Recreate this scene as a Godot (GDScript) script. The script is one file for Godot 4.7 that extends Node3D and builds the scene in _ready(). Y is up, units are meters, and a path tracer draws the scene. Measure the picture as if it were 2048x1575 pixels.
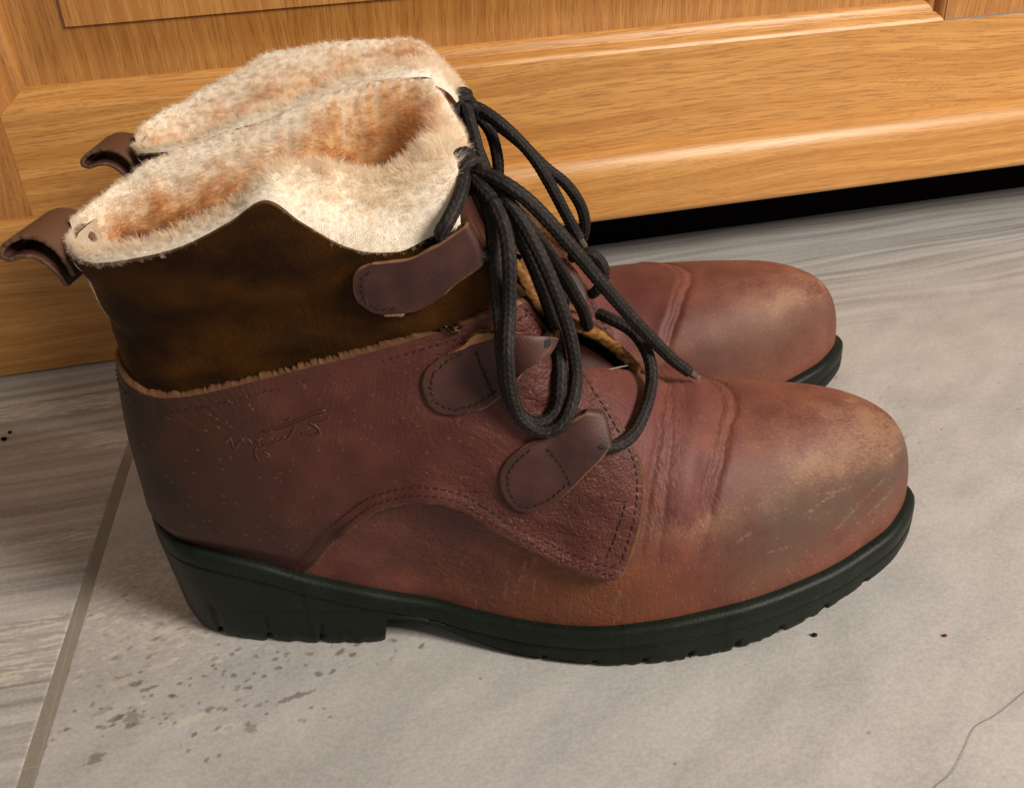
extends Node3D
# A pair of fleece-lined leather boots on grey floor tiles in front of an oak cabinet.

const Z_BASE := -0.549    # front of the cabinet's base board
const Z_RAIL := -0.561    # front of its frame

var rough_noise := FastNoiseLite.new()
var fine_noise := FastNoiseLite.new()
var mats := {}

# ------------------------------------------------------------------ numbers
static func bell(x: float, w: float) -> float:
	return exp(-(x / w) * (x / w))

# ------------------------------------------------------------------ shape of a boot
const SK := [0.0, .03, .07, .12, .18, .24, .28, .32, .37, .42, .46, .50, .55, .60, .65, .70, .76, .82, .88, .93, .97, 1.0]
const UB := [.0022, .0058, .0160, .033, .052, .070, .082, .094, .108, .122, .134, .144, .155, .166, .177, .188, .204, .223, .245, .266, .286, .2975]
const OUTER_FOOT := [0.0, .011, .0215, .026, .0275, .0285, .0295, .0298, .031, .0355, .040, .0435, .0465, .049, .050, .050, .0485, .045, .0375, .0275, .0145, -.004]
const INNER_FOOT := [0.0, .011, .0205, .0245, .026, .0265, .027, .0275, .028, .030, .033, .0365, .040, .043, .045, .046, .0465, .045, .041, .034, .022, .004]
const FEATHER_U := [0.0, .01, .024, .044, .063, .08, .096, .125, .15, .18, .205, .235, .262, .28, .2975]
const FEATHER_Y := [.0520, .0496, .0468, .0405, .032, .0265, .0215, .016, .0155, .0175, .0195, .021, .0225, .0255, .028]
const BULGE_Y := [.03, .05, .07, .09, .105, .125, .14, .16, .19]
const BULGE_BACK := [0.0, -.0005, -.0035, -.005, -.0055, -.007, -.0075, -.001, 0.0]
const BULGE_SIDE := [0.0, .002, .0045, .004, .001, -.004, -.003, 0.0, 0.0]
# top lines: points for each of SK, first the side's own rim and lace edge, then the ridge over the toes
const RIDGE := [[.191, .0915, 0.0], [.206, .0835, -.003], [.222, .0790, -.004], [.241, .0768, -.004], [.256, .0752, -.004], [.2655, .0725, -.004], [.2690, .0700, -.004]]
const RIDGE_2 := [[.191, .0725, 0.0], [.206, .0735, -.003], [.222, .0735, -.004], [.241, .0740, -.004], [.256, .0738, -.004], [.2660, .0715, -.004], [.2700, .0690, -.004]]
const NEAR_RIM := [[.002, .158, 0.0], [.004, .157, .010], [.012, .156, .0205], [.027, .1585, .029], [.046, .163, .033], [.063, .1705, .035], [.0745, .1765, .036], [.084, .1695, .036], [.0965, .161, .036], [.110, .1588, .0355], [.1245, .163, .033], [.142, .145, .031], [.154, .1195, .025], [.165, .106, .017], [.178, .0995, .008]]
const FAR_RIM := [[.002, .158, 0.0], [.003, .1585, -.010], [.010, .162, -.022], [.025, .169, -.029], [.044, .174, -.033], [.063, .178, -.035], [.080, .184, -.036], [.094, .187, -.037], [.108, .189, -.036], [.119, .1885, -.032], [.129, .178, -.022], [.1425, .146, -.006], [.1525, .1235, -.003], [.1635, .115, -.003], [.178, .1055, -.002]]
const NEAR_RIM_2 := [[-.004, .1575, 0.0], [-.002, .158, .010], [.004, .159, .019], [.020, .162, .028], [.038, .1685, .032], [.056, .173, .034], [.070, .177, .0345], [.084, .181, .0345], [.099, .185, .0335], [.113, .1845, .030], [.1265, .166, .014], [.140, .122, .006], [.1525, .106, .003], [.1635, .093, .003], [.178, .0785, .002]]
const FAR_RIM_2 := [[-.004, .1575, 0.0], [-.004, .1585, -.010], [.000, .161, -.020], [.015, .167, -.030], [.034, .176, -.035], [.050, .183, -.036], [.064, .184, -.036], [.078, .1855, -.036], [.096, .185, -.036], [.112, .183, -.034], [.1285, .163, -.022], [.141, .121, -.016], [.154, .104, -.012], [.165, .092, -.010], [.178, .078, -.006]]

class Flank:
	const N := 1024
	var foot := PackedVector3Array()
	var top := PackedVector3Array()
	var out := PackedVector2Array()
	var back := PackedFloat32Array()
	var flank := PackedFloat32Array()
	var sg := 1.0
	var lean := 1.0
	func _init(p_sg: float, widths: Array, rim: Array, ridge: Array, mirror: float, p_lean: float):
		sg = p_sg
		lean = p_lean
		var sk := PackedFloat32Array(SK)
		var ub := PackedFloat32Array(UB)
		var wb := PackedFloat32Array()
		for i in widths.size():
			wb.append(widths[i])
		var tx := PackedFloat32Array()
		var ty := PackedFloat32Array()
		var tz := PackedFloat32Array()
		for p in rim + ridge:
			tx.append(p[0]); ty.append(p[1]); tz.append(p[2])
		for i in ridge.size():
			tz[rim.size() + i] *= mirror
		for i in N + 1:
			var s := float(i) / N
			var u := herm_(sk, ub, s, true)
			foot.append(Vector3(u, herm_(PackedFloat32Array(FEATHER_U), PackedFloat32Array(FEATHER_Y), u), herm_(sk, wb, s)))
			top.append(Vector3(herm_(sk, tx, s), herm_(sk, ty, s), herm_(sk, tz, s)))
		for i in N + 1:
			var d := foot[mini(i + 1, N)] - foot[maxi(i - 1, 0)]
			var v := Vector2(-d.z, d.x) * sg
			out.append(v.normalized())
		for i in 401:
			var y := 0.0005 * i
			back.append(herm_(PackedFloat32Array(BULGE_Y), PackedFloat32Array(BULGE_BACK), y))
			flank.append(herm_(PackedFloat32Array(BULGE_Y), PackedFloat32Array(BULGE_SIDE), y))
	static func herm_(xs: PackedFloat32Array, ys: PackedFloat32Array, x: float, flat := false) -> float:
		var n := xs.size()
		x = clampf(x, xs[0], xs[n - 1])
		var i := clampi(xs.bsearch(x, false) - 1, 0, n - 2)
		var d1 := (ys[i + 1] - ys[i]) / (xs[i + 1] - xs[i])
		var m0 := d1
		var m1 := d1
		if flat:
			m0 = 0.0 if i == 0 else m0
			m1 = 0.0 if i == n - 2 else m1
		if i > 0:
			m0 = bend((ys[i] - ys[i - 1]) / (xs[i] - xs[i - 1]), d1)
		if i < n - 2:
			m1 = bend(d1, (ys[i + 2] - ys[i + 1]) / (xs[i + 2] - xs[i + 1]))
		var h := xs[i + 1] - xs[i]
		var t := (x - xs[i]) / h
		return ys[i] * (1 + 2 * t) * (1 - t) * (1 - t) + h * m0 * t * (1 - t) * (1 - t) + ys[i + 1] * t * t * (3 - 2 * t) + h * m1 * t * t * (t - 1)
	static func bend(a: float, b: float) -> float:
		if a * b <= 0.0:
			return 0.0
		var lim := 3.0 * minf(absf(a), absf(b))
		return clampf((a + b) * 0.5, -lim, lim)
	func at(s: float, t: float) -> Vector3:
		s = clampf(s, 0.0, 1.0)
		t = clampf(t, 0.0, 1.0)
		var f := s * N
		var i := mini(int(f), N - 1)
		f -= i
		var b := foot[i].lerp(foot[i + 1], f)
		var c := top[i].lerp(top[i + 1], f)
		var o := out[i].lerp(out[i + 1], f)
		var th := PI * 0.5 * t
		var k := smoothstep(0.40, 0.62, s)
		var ex := lerpf(0.82, 0.86, smoothstep(0.80, 0.95, s))
		var ha := 1.0 - pow(maxf(cos(th), 0.0), ex)
		var va := pow(sin(th), ex)
		var hh := lerpf(t, ha, k)
		var hu := lerpf(pow(t, lean), ha, k)
		var v := lerpf(t, va, k)
		var p := Vector3(lerpf(b.x, c.x, hu), lerpf(b.y, c.y, v), lerpf(b.z, c.z, hh))
		if k < 1.0:
			var yi := clampf(p.y / 0.0005, 0.0, 399.0)
			var q := smoothstep(0.0, 0.10, s)
			var bul := lerpf(back[int(yi)], flank[int(yi)], q) * (1.0 - k)
			bul *= sqrt(maxf(sin(PI * t), 0.0)) if t > 0.5 else clampf(t / 0.08, 0.0, 1.0)
			p.x += o.x * bul
			p.z += o.y * bul
		return p
	func normal(s: float, t: float) -> Vector3:
		var a := at(minf(s + 0.004, 1.0), t) - at(maxf(s - 0.004, 0.0), t)
		var b := at(s, minf(t + 0.008, 1.0)) - at(s, maxf(t - 0.008, 0.0))
		var n := a.cross(b) * sg
		n.z *= smoothstep(0.0, 0.035, s)      # both sides agree at the back of the heel
		return n.normalized()

# ------------------------------------------------------------------ mesh building
class Builder:
	var v := PackedVector3Array()
	var n := PackedVector3Array()
	var c := PackedColorArray()
	var uv := PackedVector2Array()
	var idx := PackedInt32Array()
	# a grid of points, na rows of nb; sg turns the face round
	static func grid_normals(p: PackedVector3Array, na: int, nb: int, sg: float) -> PackedVector3Array:
		var r := PackedVector3Array()
		r.resize(na * nb)
		for i in na:
			var i0 := maxi(i - 1, 0) * nb
			var i1 := mini(i + 1, na - 1) * nb
			for j in nb:
				var a := p[i1 + j] - p[i0 + j]
				var b := p[i * nb + mini(j + 1, nb - 1)] - p[i * nb + maxi(j - 1, 0)]
				r[i * nb + j] = (a.cross(b) * sg).normalized()
		for i in na:      # collapsed edges take the normal of their neighbour
			for j in nb:
				if r[i * nb + j].length_squared() < 0.5:
					r[i * nb + j] = r[clampi(i, 1, na - 2) * nb + clampi(j, 1, nb - 2)]
		return r
	func patch_uv(na: int, nb: int) -> PackedVector2Array:
		var r := PackedVector2Array()
		for i in na:
			for j in nb:
				r.append(Vector2(float(i) / (na - 1), float(j) / (nb - 1)))
		return r
	func grid(p: PackedVector3Array, na: int, nb: int, sg: float, cols: Variant, nor := PackedVector3Array(), uvs := PackedVector2Array()) -> void:
		var base := v.size()
		if nor.is_empty():
			nor = grid_normals(p, na, nb, sg)
		v.append_array(p)
		n.append_array(nor)
		if cols is Color:
			var cc := PackedColorArray()
			cc.resize(na * nb)
			cc.fill(cols)
			c.append_array(cc)
		else:
			c.append_array(cols)
		if uvs.is_empty():
			uvs.resize(na * nb)
		uv.append_array(uvs)
		for i in na - 1:
			for j in nb - 1:
				var a := base + i * nb + j
				if sg > 0.0:
					idx.append_array([a, a + 1, a + nb, a + nb, a + 1, a + nb + 1])
				else:
					idx.append_array([a, a + nb, a + 1, a + nb, a + nb + 1, a + 1])
	# a sheet of thickness th under the grid, closed round its rim
	func sheet(p: PackedVector3Array, na: int, nb: int, sg: float, th: float, cols: Variant, edge: Color, under: Color, bevel := 0.0) -> void:
		var nor := grid_normals(p, na, nb, sg)
		grid(p, na, nb, sg, cols, nor, patch_uv(na, nb))
		var q := PackedVector3Array()
		q.resize(na * nb)
		for i in na * nb:
			q[i] = p[i] - nor[i] * th
		grid(q, na, nb, -sg, under)
		for side in 4:
			var m := na if side < 2 else nb
			var e := PackedVector3Array()
			var ec := PackedColorArray()
			for k in m:
				var g: int
				match side:
					0: g = k * nb
					1: g = k * nb + nb - 1
					2: g = k
					_: g = (na - 1) * nb + k
				var lean := Vector3.ZERO
				var inner: int
				match side:
					0: inner = g + 1
					1: inner = g - 1
					2: inner = g + nb
					_: inner = g - nb
				var away := (p[g] - p[inner]).normalized()
				lean = away * minf(th * 0.22, 0.0004)
				var fray := 1.0 + 0.30 * sin(k * 0.37) * sin(k * 0.171 + side) + 0.08 * sin(k * 1.3)
				e.append_array([p[g], p[g].lerp(q[g], 0.25) + lean + away * bevel * 0.5 * fray, p[g].lerp(q[g], 0.7) + lean + away * bevel * fray, q[g] + away * bevel * 0.6])
				for r in 4:
					ec.append(edge * (0.9 + 0.2 * sin(k * 0.53 + r) * sin(k * 0.21)))
			var turn := sg * (-1.0 if side == 0 or side == 3 else 1.0)
			grid(e, m, 4, turn, ec)
	func tube(pts: PackedVector3Array, rad: float, ring: int, col: Color, fleck: Color, braid: float) -> void:
		var m := pts.size()
		var p := PackedVector3Array()
		var cc := PackedColorArray()
		var nrm := (pts[1] - pts[0]).cross(Vector3(0.31, 0.9, 0.27)).normalized()
		var run := 0.0
		for i in m:
			var t := (pts[mini(i + 1, m - 1)] - pts[maxi(i - 1, 0)]).normalized()
			nrm = (nrm - t * nrm.dot(t)).normalized()
			var bin := t.cross(nrm)
			if i > 0:
				run += pts[i].distance_to(pts[i - 1])
			var cap := 1.0
			if i == 0 or i == m - 1:
				cap = 0.05
			elif i == 1 or i == m - 2:
				cap = 0.8
			for k in ring + 1:
				var a := TAU * k / ring
				var r := rad * cap
				var cc1 := col
				if braid > 0.0:
					# plaited: eight columns of slanting cells
					var fa := fposmod(8.0 * k / ring, 8.0)
					var ci := int(fa)
					var xa := fa - ci
					var ph := run / 0.0023 + (1.0 if ci % 2 == 0 else -1.0) * (xa - 0.5) * 0.9 + 0.25 * (ci / 2)
					var cell := pow(sin(PI * fposmod(ph, 1.0)), 0.6) * pow(maxf(sin(PI * xa), 0.0), 0.5)
					r *= 0.93 + braid * cell
					var h := fposmod(sin(floorf(ph) * 12.9898 + ci * 78.233) * 43758.5453, 1.0)
					cc1 = (col * 0.55).lerp(fleck, pow(cell, 1.6) * (0.18 + 0.55 * h))
				p.append(pts[i] + (nrm * cos(a) + bin * sin(a)) * r)
				cc.append(cc1)
		grid(p, m, ring + 1, -1.0, cc)
	func box(at: Vector3, x: Vector3, y: Vector3, z: Vector3, col: Color) -> void:
		# a small rounded bar along x: six sides, tapered at both ends
		var p := PackedVector3Array()
		for i in 4:
			var f: float = [-1.0, -0.6, 0.6, 1.0][i]
			var r: float = [0.25, 1.0, 1.0, 0.25][i]
			for k in 7:
				var a := TAU * k / 6.0
				p.append(at + x * f + (y * cos(a) + z * sin(a)) * r)
		grid(p, 4, 7, -1.0, col)
	func mesh() -> ArrayMesh:
		var arr := []
		arr.resize(Mesh.ARRAY_MAX)
		arr[Mesh.ARRAY_VERTEX] = v
		arr[Mesh.ARRAY_NORMAL] = n
		arr[Mesh.ARRAY_COLOR] = c
		arr[Mesh.ARRAY_TEX_UV] = uv
		arr[Mesh.ARRAY_INDEX] = idx
		var m := ArrayMesh.new()
		m.add_surface_from_arrays(Mesh.PRIMITIVE_TRIANGLES, arr)
		return m

func part(b: Builder, called: String, m: Material, parent: Node) -> MeshInstance3D:
	var o := MeshInstance3D.new()
	o.name = called
	o.mesh = b.mesh()
	o.material_override = m
	parent.add_child(o, true)
	return o

func tag(o: Node, label: String, category: String, group := "") -> void:
	o.set_meta("label", label)
	o.set_meta("category", category)
	if group:
		o.set_meta("group", group)

func smooth_line(pts: Array, step: float) -> PackedVector3Array:
	var cv := PackedVector3Array()
	for i in pts.size() - 1:
		var p0: Vector3 = pts[maxi(i - 1, 0)]
		var p1: Vector3 = pts[i]
		var p2: Vector3 = pts[i + 1]
		var p3: Vector3 = pts[mini(i + 2, pts.size() - 1)]
		var m := maxi(int(p1.distance_to(p2) / (step * 0.5)), 2)
		for k in m:
			cv.append(p1.cubic_interpolate(p2, p0, p3, float(k) / m))
	cv.append(pts[-1])
	return even(cv, step)

func even(cv: PackedVector3Array, step: float) -> PackedVector3Array:
	var total := 0.0
	for i in cv.size() - 1:
		total += cv[i].distance_to(cv[i + 1])
	var m := maxi(int(total / step), 3)
	var r := PackedVector3Array()
	var i := 0
	var gone := 0.0
	for k in m + 1:
		var want := total * k / m
		while i < cv.size() - 2 and gone + cv[i].distance_to(cv[i + 1]) < want:
			gone += cv[i].distance_to(cv[i + 1])
			i += 1
		var seg := cv[i].distance_to(cv[i + 1])
		r.append(cv[i].lerp(cv[i + 1], clampf((want - gone) / maxf(seg, 1e-9), 0.0, 1.0)))
	return r

# points "s,t s,t ..." of a line on the boot's skin
func line2(text: String) -> PackedVector2Array:
	var r := PackedVector2Array()
	for w in text.split(" ", false):
		var xy := w.split_floats(",")
		r.append(Vector2(xy[0], xy[1]))
	return r

func line3(text: String) -> Array:
	var r := []
	for w in text.split(";", false):
		var q := w.strip_edges().split_floats(",")
		r.append(Vector3(q[0], q[1], q[2]))
	return r

func resample2(l: PackedVector2Array, m: int) -> PackedVector2Array:
	# even in arc length, t counted at a third of s (about equal on the skin)
	var pts := []
	for p in l:
		pts.append(Vector3(p.x, p.y * 0.35, 0))
	var cv := PackedVector3Array()
	for i in pts.size() - 1:
		var p0: Vector3 = pts[maxi(i - 1, 0)]
		var p1: Vector3 = pts[i]
		var p2: Vector3 = pts[i + 1]
		var p3: Vector3 = pts[mini(i + 2, pts.size() - 1)]
		var d := maxf(p1.distance_to(p2), 1e-6)
		for k in 12:
			cv.append(p1.cubic_interpolate_in_time(p2, p0, p3, k / 12.0, d, -maxf(p0.distance_to(p1), d * 0.5), d + maxf(p2.distance_to(p3), d * 0.5)))
	cv.append(pts[-1])
	var total := 0.0
	for i in cv.size() - 1:
		total += cv[i].distance_to(cv[i + 1])
	var e := even(cv, total / (m - 0.5) )
	var r := PackedVector2Array()
	for k in m:
		var q := e[mini(k, e.size() - 1)] if k < m - 1 else e[-1]
		r.append(Vector2(q.x, q.y / 0.35))
	return r

# a four-sided patch on the skin between its border lines: points (s, t)
func coons(bottom: PackedVector2Array, right: PackedVector2Array, topl: PackedVector2Array, left: PackedVector2Array, na: int, nb: int, local := 1.0) -> PackedVector2Array:
	var b := resample2(bottom, na)
	var t := resample2(topl, na)
	var l := resample2(left, nb)
	var r := resample2(right, nb)
	var out := PackedVector2Array()
	for i in na:
		var x := float(i) / (na - 1)
		for j in nb:
			var y := float(j) / (nb - 1)
			var p := b[i].lerp(t[i], y)
			p += (l[j] - b[0].lerp(t[0], y)) * pow(1 - x, local) + (r[j] - b[na - 1].lerp(t[na - 1], y)) * pow(x, local)
			out.append(p)
	return out

# height of the side panel above the boot's skin, with soft wrinkles near the laces and the ball of the foot
func panel_lift(r: Vector3) -> float:
	var lift := 0.0023 + 0.0004 * rough_noise.get_noise_3d(r.x * 300.0, r.y * 300.0, r.z * 300.0)
	return lift + 0.0004 * rough_noise.get_noise_2d((r.x * 0.6 + r.y) * 1500.0, (r.x - r.y) * 420.0) * smoothstep(0.08, 0.16, r.x)

func edge_off(d: float) -> float:
	return 0.0026 * bell(d, 0.0045)

# thread: short bars along a line on the skin, moved aside by inset
func stitch(b: Builder, side: Flank, l: PackedVector2Array, lift: float, inset: float, col: Color, pitch := 0.0027) -> void:
	var dense := resample2(l, 160)
	var pts := PackedVector3Array()
	var nor := PackedVector3Array()
	for q in dense:
		pts.append(side.at(q.x, q.y))
		nor.append(side.normal(q.x, q.y))
	var cv := PackedVector3Array()
	var cn := PackedVector3Array()
	for i in pts.size():
		var t := (pts[mini(i + 1, pts.size() - 1)] - pts[maxi(i - 1, 0)]).normalized()
		var across := nor[i].cross(t).normalized()
		var q := pts[i] + across * inset
		cv.append(q + nor[i] * (lift if lift > 0.0 else panel_lift(q) + 0.00012 + (edge_off(absf(inset)) if lift < -1.5 else 0.0)))
	var run := 0.0
	var next := pitch
	var rn := RandomNumberGenerator.new()
	rn.seed = int(l[0].x * 10000) + int(inset * 1e5)
	for i in range(1, cv.size()):
		var seg := cv[i].distance_to(cv[i - 1])
		while seg > 1e-7 and run + seg >= next:
			var f := (next - run) / seg
			var p := cv[i - 1].lerp(cv[i], f)
			var t := (cv[i] - cv[i - 1]).normalized()
			var nn := nor[i]
			var side_dir := nn.cross(t).normalized()
			t = (t + side_dir * rn.randf_range(0.05, 0.3)).normalized()
			b.box(p, t * 0.00095, nn * 0.00020, side_dir * 0.00026, col * rn.randf_range(0.7, 1.25))
			next += pitch
		run += seg

# ------------------------------------------------------------------ materials
func noise(kind: int, freq: float, seed_: int, octaves := 3) -> FastNoiseLite:
	var f := FastNoiseLite.new()
	f.noise_type = kind
	f.frequency = freq
	f.seed = seed_
	f.fractal_octaves = octaves
	return f

func noise_tex(f: FastNoiseLite, size := 512, inv := false) -> NoiseTexture2D:
	var t := NoiseTexture2D.new()
	t.width = size
	t.height = size
	t.seamless = true
	t.noise = f
	t.invert = inv
	return t

func leather(bump: Texture2D, relief: float, scale: float, rough: float, spec := 0.5) -> StandardMaterial3D:
	var m := StandardMaterial3D.new()
	m.vertex_color_use_as_albedo = true
	m.roughness = rough
	m.metallic_specular = spec
	m.uv1_triplanar = true
	m.uv1_scale = Vector3.ONE * scale
	m.heightmap_enabled = true
	m.heightmap_texture = bump
	m.heightmap_scale = relief
	return m

func make_materials() -> void:
	var cells := noise(FastNoiseLite.TYPE_CELLULAR, 0.045, 3, 2)
	cells.cellular_return_type = FastNoiseLite.RETURN_DISTANCE2_SUB
	cells.domain_warp_enabled = true
	cells.domain_warp_amplitude = 18.0
	cells.domain_warp_frequency = 0.02
	var pebbles := noise_tex(cells, 512)
	var grain := noise_tex(noise(FastNoiseLite.TYPE_SIMPLEX, 0.09, 9, 4), 512)
	mats.vamp = leather(grain, 0.036, 22.0, 0.45, 0.45)
	mats.quarter = leather(pebbles, 0.055, 22.0, 0.45, 0.45)
	mats.tab = leather(grain, 0.010, 22.0, 0.50, 0.4)
	mats.suede = leather(grain, 0.024, 30.0, 0.62, 0.25)
	mats.raw = leather(grain, 0.10, 60.0, 0.95, 0.15)
	mats.rubber = leather(grain, 0.012, 26.0, 0.46, 0.3)
	var specks := noise_tex(noise(FastNoiseLite.TYPE_SIMPLEX, 0.16, 41, 4), 512)
	var ramp := Gradient.new()
	ramp.offsets = PackedFloat32Array([0.0, 0.73, 0.80, 1.0])
	ramp.colors = PackedColorArray([Color(0.25, 0.25, 0.25), Color(0.27, 0.27, 0.27), Color(0.75, 0.75, 0.72), Color(0.9, 0.9, 0.85)])
	specks.color_ramp = ramp
	mats.rubber.albedo_texture = specks
	mats.lace = leather(grain, 0.012, 60.0, 0.68, 0.4)
	mats.wool = leather(grain, 0.05, 34.0, 0.95, 0.05)
	mats.wool.uv1_scale = Vector3(70.0, 34.0, 70.0)
	mats.wool.rim_enabled = true
	mats.wool.rim = 0.7
	mats.wool.rim_tint = 0.7
	var hair := StandardMaterial3D.new()
	hair.vertex_color_use_as_albedo = true
	hair.roughness = 0.85
	hair.metallic_specular = 0.2
	hair.backlight_enabled = true
	hair.backlight = Color(1.0, 1.0, 1.0)
	mats.hair = hair

func plain(col: Color, rough: float, spec := 0.5) -> StandardMaterial3D:
	var m := StandardMaterial3D.new()
	m.albedo_color = col.linear_to_srgb()
	m.roughness = rough
	m.metallic_specular = spec
	return m

# relief of the side panel (over the patch) and of the vamp (over s, t): pebbles and cracks where the leather has moved, smooth wax elsewhere
func hide_relief(on_vamp: bool, pos: PackedVector3Array, na: int, nb: int, w: int, h: int) -> ImageTexture:
	var cell := noise(FastNoiseLite.TYPE_CELLULAR, 1.0, 14, 1)
	cell.fractal_type = FastNoiseLite.FRACTAL_NONE
	cell.cellular_return_type = FastNoiseLite.RETURN_DISTANCE2_SUB
	var soft := noise(FastNoiseLite.TYPE_SIMPLEX, 1.0, 15, 3)
	var hs := PackedByteArray()
	hs.resize(w * h)
	for iy in h:
		var y := float(iy) / (h - 1)
		var fj := y * (nb - 1.001)
		var j := int(fj)
		for ix in w:
			var x := float(ix) / (w - 1)
			var fi := x * (na - 1.001)
			var i := int(fi)
			var q := pos[i * nb + j].lerp(pos[i * nb + j + 1], fj - j).lerp(pos[(i + 1) * nb + j].lerp(pos[(i + 1) * nb + j + 1], fj - j), fi - i)
			var amp := 0.0
			if on_vamp:
				amp = bell(x - 0.45, 0.16) * bell(y - 0.26, 0.22) * 1.1 + bell(x - 0.62, 0.07) * 0.5 + 0.05
			else:
				amp = smoothstep(0.085, 0.16, q.x + 0.15 * (0.08 - q.y) + 0.02 * soft.get_noise_3d(q.x * 40.0, q.y * 40.0, 0.0)) * 0.95 + 0.09
			var wx := soft.get_noise_3d(q.x * 130.0, q.y * 130.0, q.z * 130.0) * 0.0022
			var fine := 0.0
			var big := 0.0
			if amp > 0.02:
				fine = clampf((cell.get_noise_3d((q.x + wx) * 620.0, (q.y + 0.35 * q.x + wx) * 760.0, q.z * 620.0) + 1.0) * 2.2, 0.0, 1.0)
				big = clampf((cell.get_noise_3d((q.x + 0.5 * q.y + wx * 2.0) * 150.0, (q.y - 0.2 * q.x) * 290.0, q.z * 150.0) + 1.0) * 4.0, 0.0, 1.0)
			var grain := soft.get_noise_3d(q.x * 1500.0, q.y * 1500.0, q.z * 1500.0)
			var v := 0.55 + amp * (0.22 * (sqrt(fine) - 0.8) + 0.30 * (sqrt(big) - 1.0)) + 0.05 * grain
			hs[iy * w + ix] = int(clampf(v, 0.0, 1.0) * 255)
	return ImageTexture.create_from_image(Image.create_from_data(w, h, false, Image.FORMAT_L8, hs))

func hide_material(height: Texture2D, relief: float, rough: float) -> StandardMaterial3D:
	var m := StandardMaterial3D.new()
	m.vertex_color_use_as_albedo = true
	m.roughness = rough
	m.metallic_specular = 0.38
	m.heightmap_enabled = true
	m.heightmap_texture = height
	m.heightmap_scale = relief
	return m

# oak: 0.8 m of board by 0.2 m, grain along u
func oak_texture(seed_: int, pore: float, cathedral: float) -> Array:
	var w := 1600
	var h := 400
	var tone := noise(FastNoiseLite.TYPE_SIMPLEX, 1.0, seed_, 3)
	var pores := noise(FastNoiseLite.TYPE_SIMPLEX, 1.0, seed_ + 5, 2)
	var warp := noise(FastNoiseLite.TYPE_SIMPLEX, 1.0, seed_ + 11, 2)
	var rgbs := PackedByteArray()
	rgbs.resize(w * h * 3)
	var hs := PackedByteArray()
	hs.resize(w * h)
	var a := Vector3(0.43, 0.190, 0.042)
	var b := Vector3(0.58, 0.295, 0.082)
	var d := Vector3(0.20, 0.075, 0.018)
	for y in h:
		for x in w:
			var bend := warp.get_noise_2d(x * 0.0011, y * 0.004) * 16.0
			var yy := y + bend + cathedral * pow(x / 1600.0 - 0.5, 2.0) * 260.0
			var g := tone.get_noise_2d(x * 0.0009, yy * 0.055)
			var g2 := tone.get_noise_2d(x * 0.004 + 77.0, yy * 0.22)
			var p := pores.get_noise_2d(x * 0.011, yy * 0.34)
			var band := clampf(0.5 + g * 0.75 + g2 * 0.28, 0.0, 1.0)
			var dark := smoothstep(0.22, 0.55, p + g * 0.22) * pore
			var c := a.lerp(b, band).lerp(d, dark * 0.42)
			var o := (y * w + x) * 3
			var s := Color(c.x, c.y, c.z).linear_to_srgb()
			rgbs[o] = int(clampf(s.r, 0, 1) * 255)
			rgbs[o + 1] = int(clampf(s.g, 0, 1) * 255)
			rgbs[o + 2] = int(clampf(s.b, 0, 1) * 255)
			hs[y * w + x] = int(clampf(200 - 150 * dark + 30 * g2, 0, 255))
	var im := Image.create_from_data(w, h, false, Image.FORMAT_RGB8, rgbs)
	var hm := Image.create_from_data(w, h, false, Image.FORMAT_L8, hs)
	return [ImageTexture.create_from_image(im), ImageTexture.create_from_image(hm)]

func oak(pair: Array, tint: Color) -> StandardMaterial3D:
	var m := StandardMaterial3D.new()
	m.albedo_texture = pair[0]
	m.albedo_color = tint
	m.roughness = 0.42
	m.metallic_specular = 0.45
	m.heightmap_enabled = true
	m.heightmap_texture = pair[1]
	m.heightmap_scale = 0.012
	m.clearcoat_enabled = true
	m.clearcoat = 0.40
	m.clearcoat_roughness = 0.42
	return m

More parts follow.
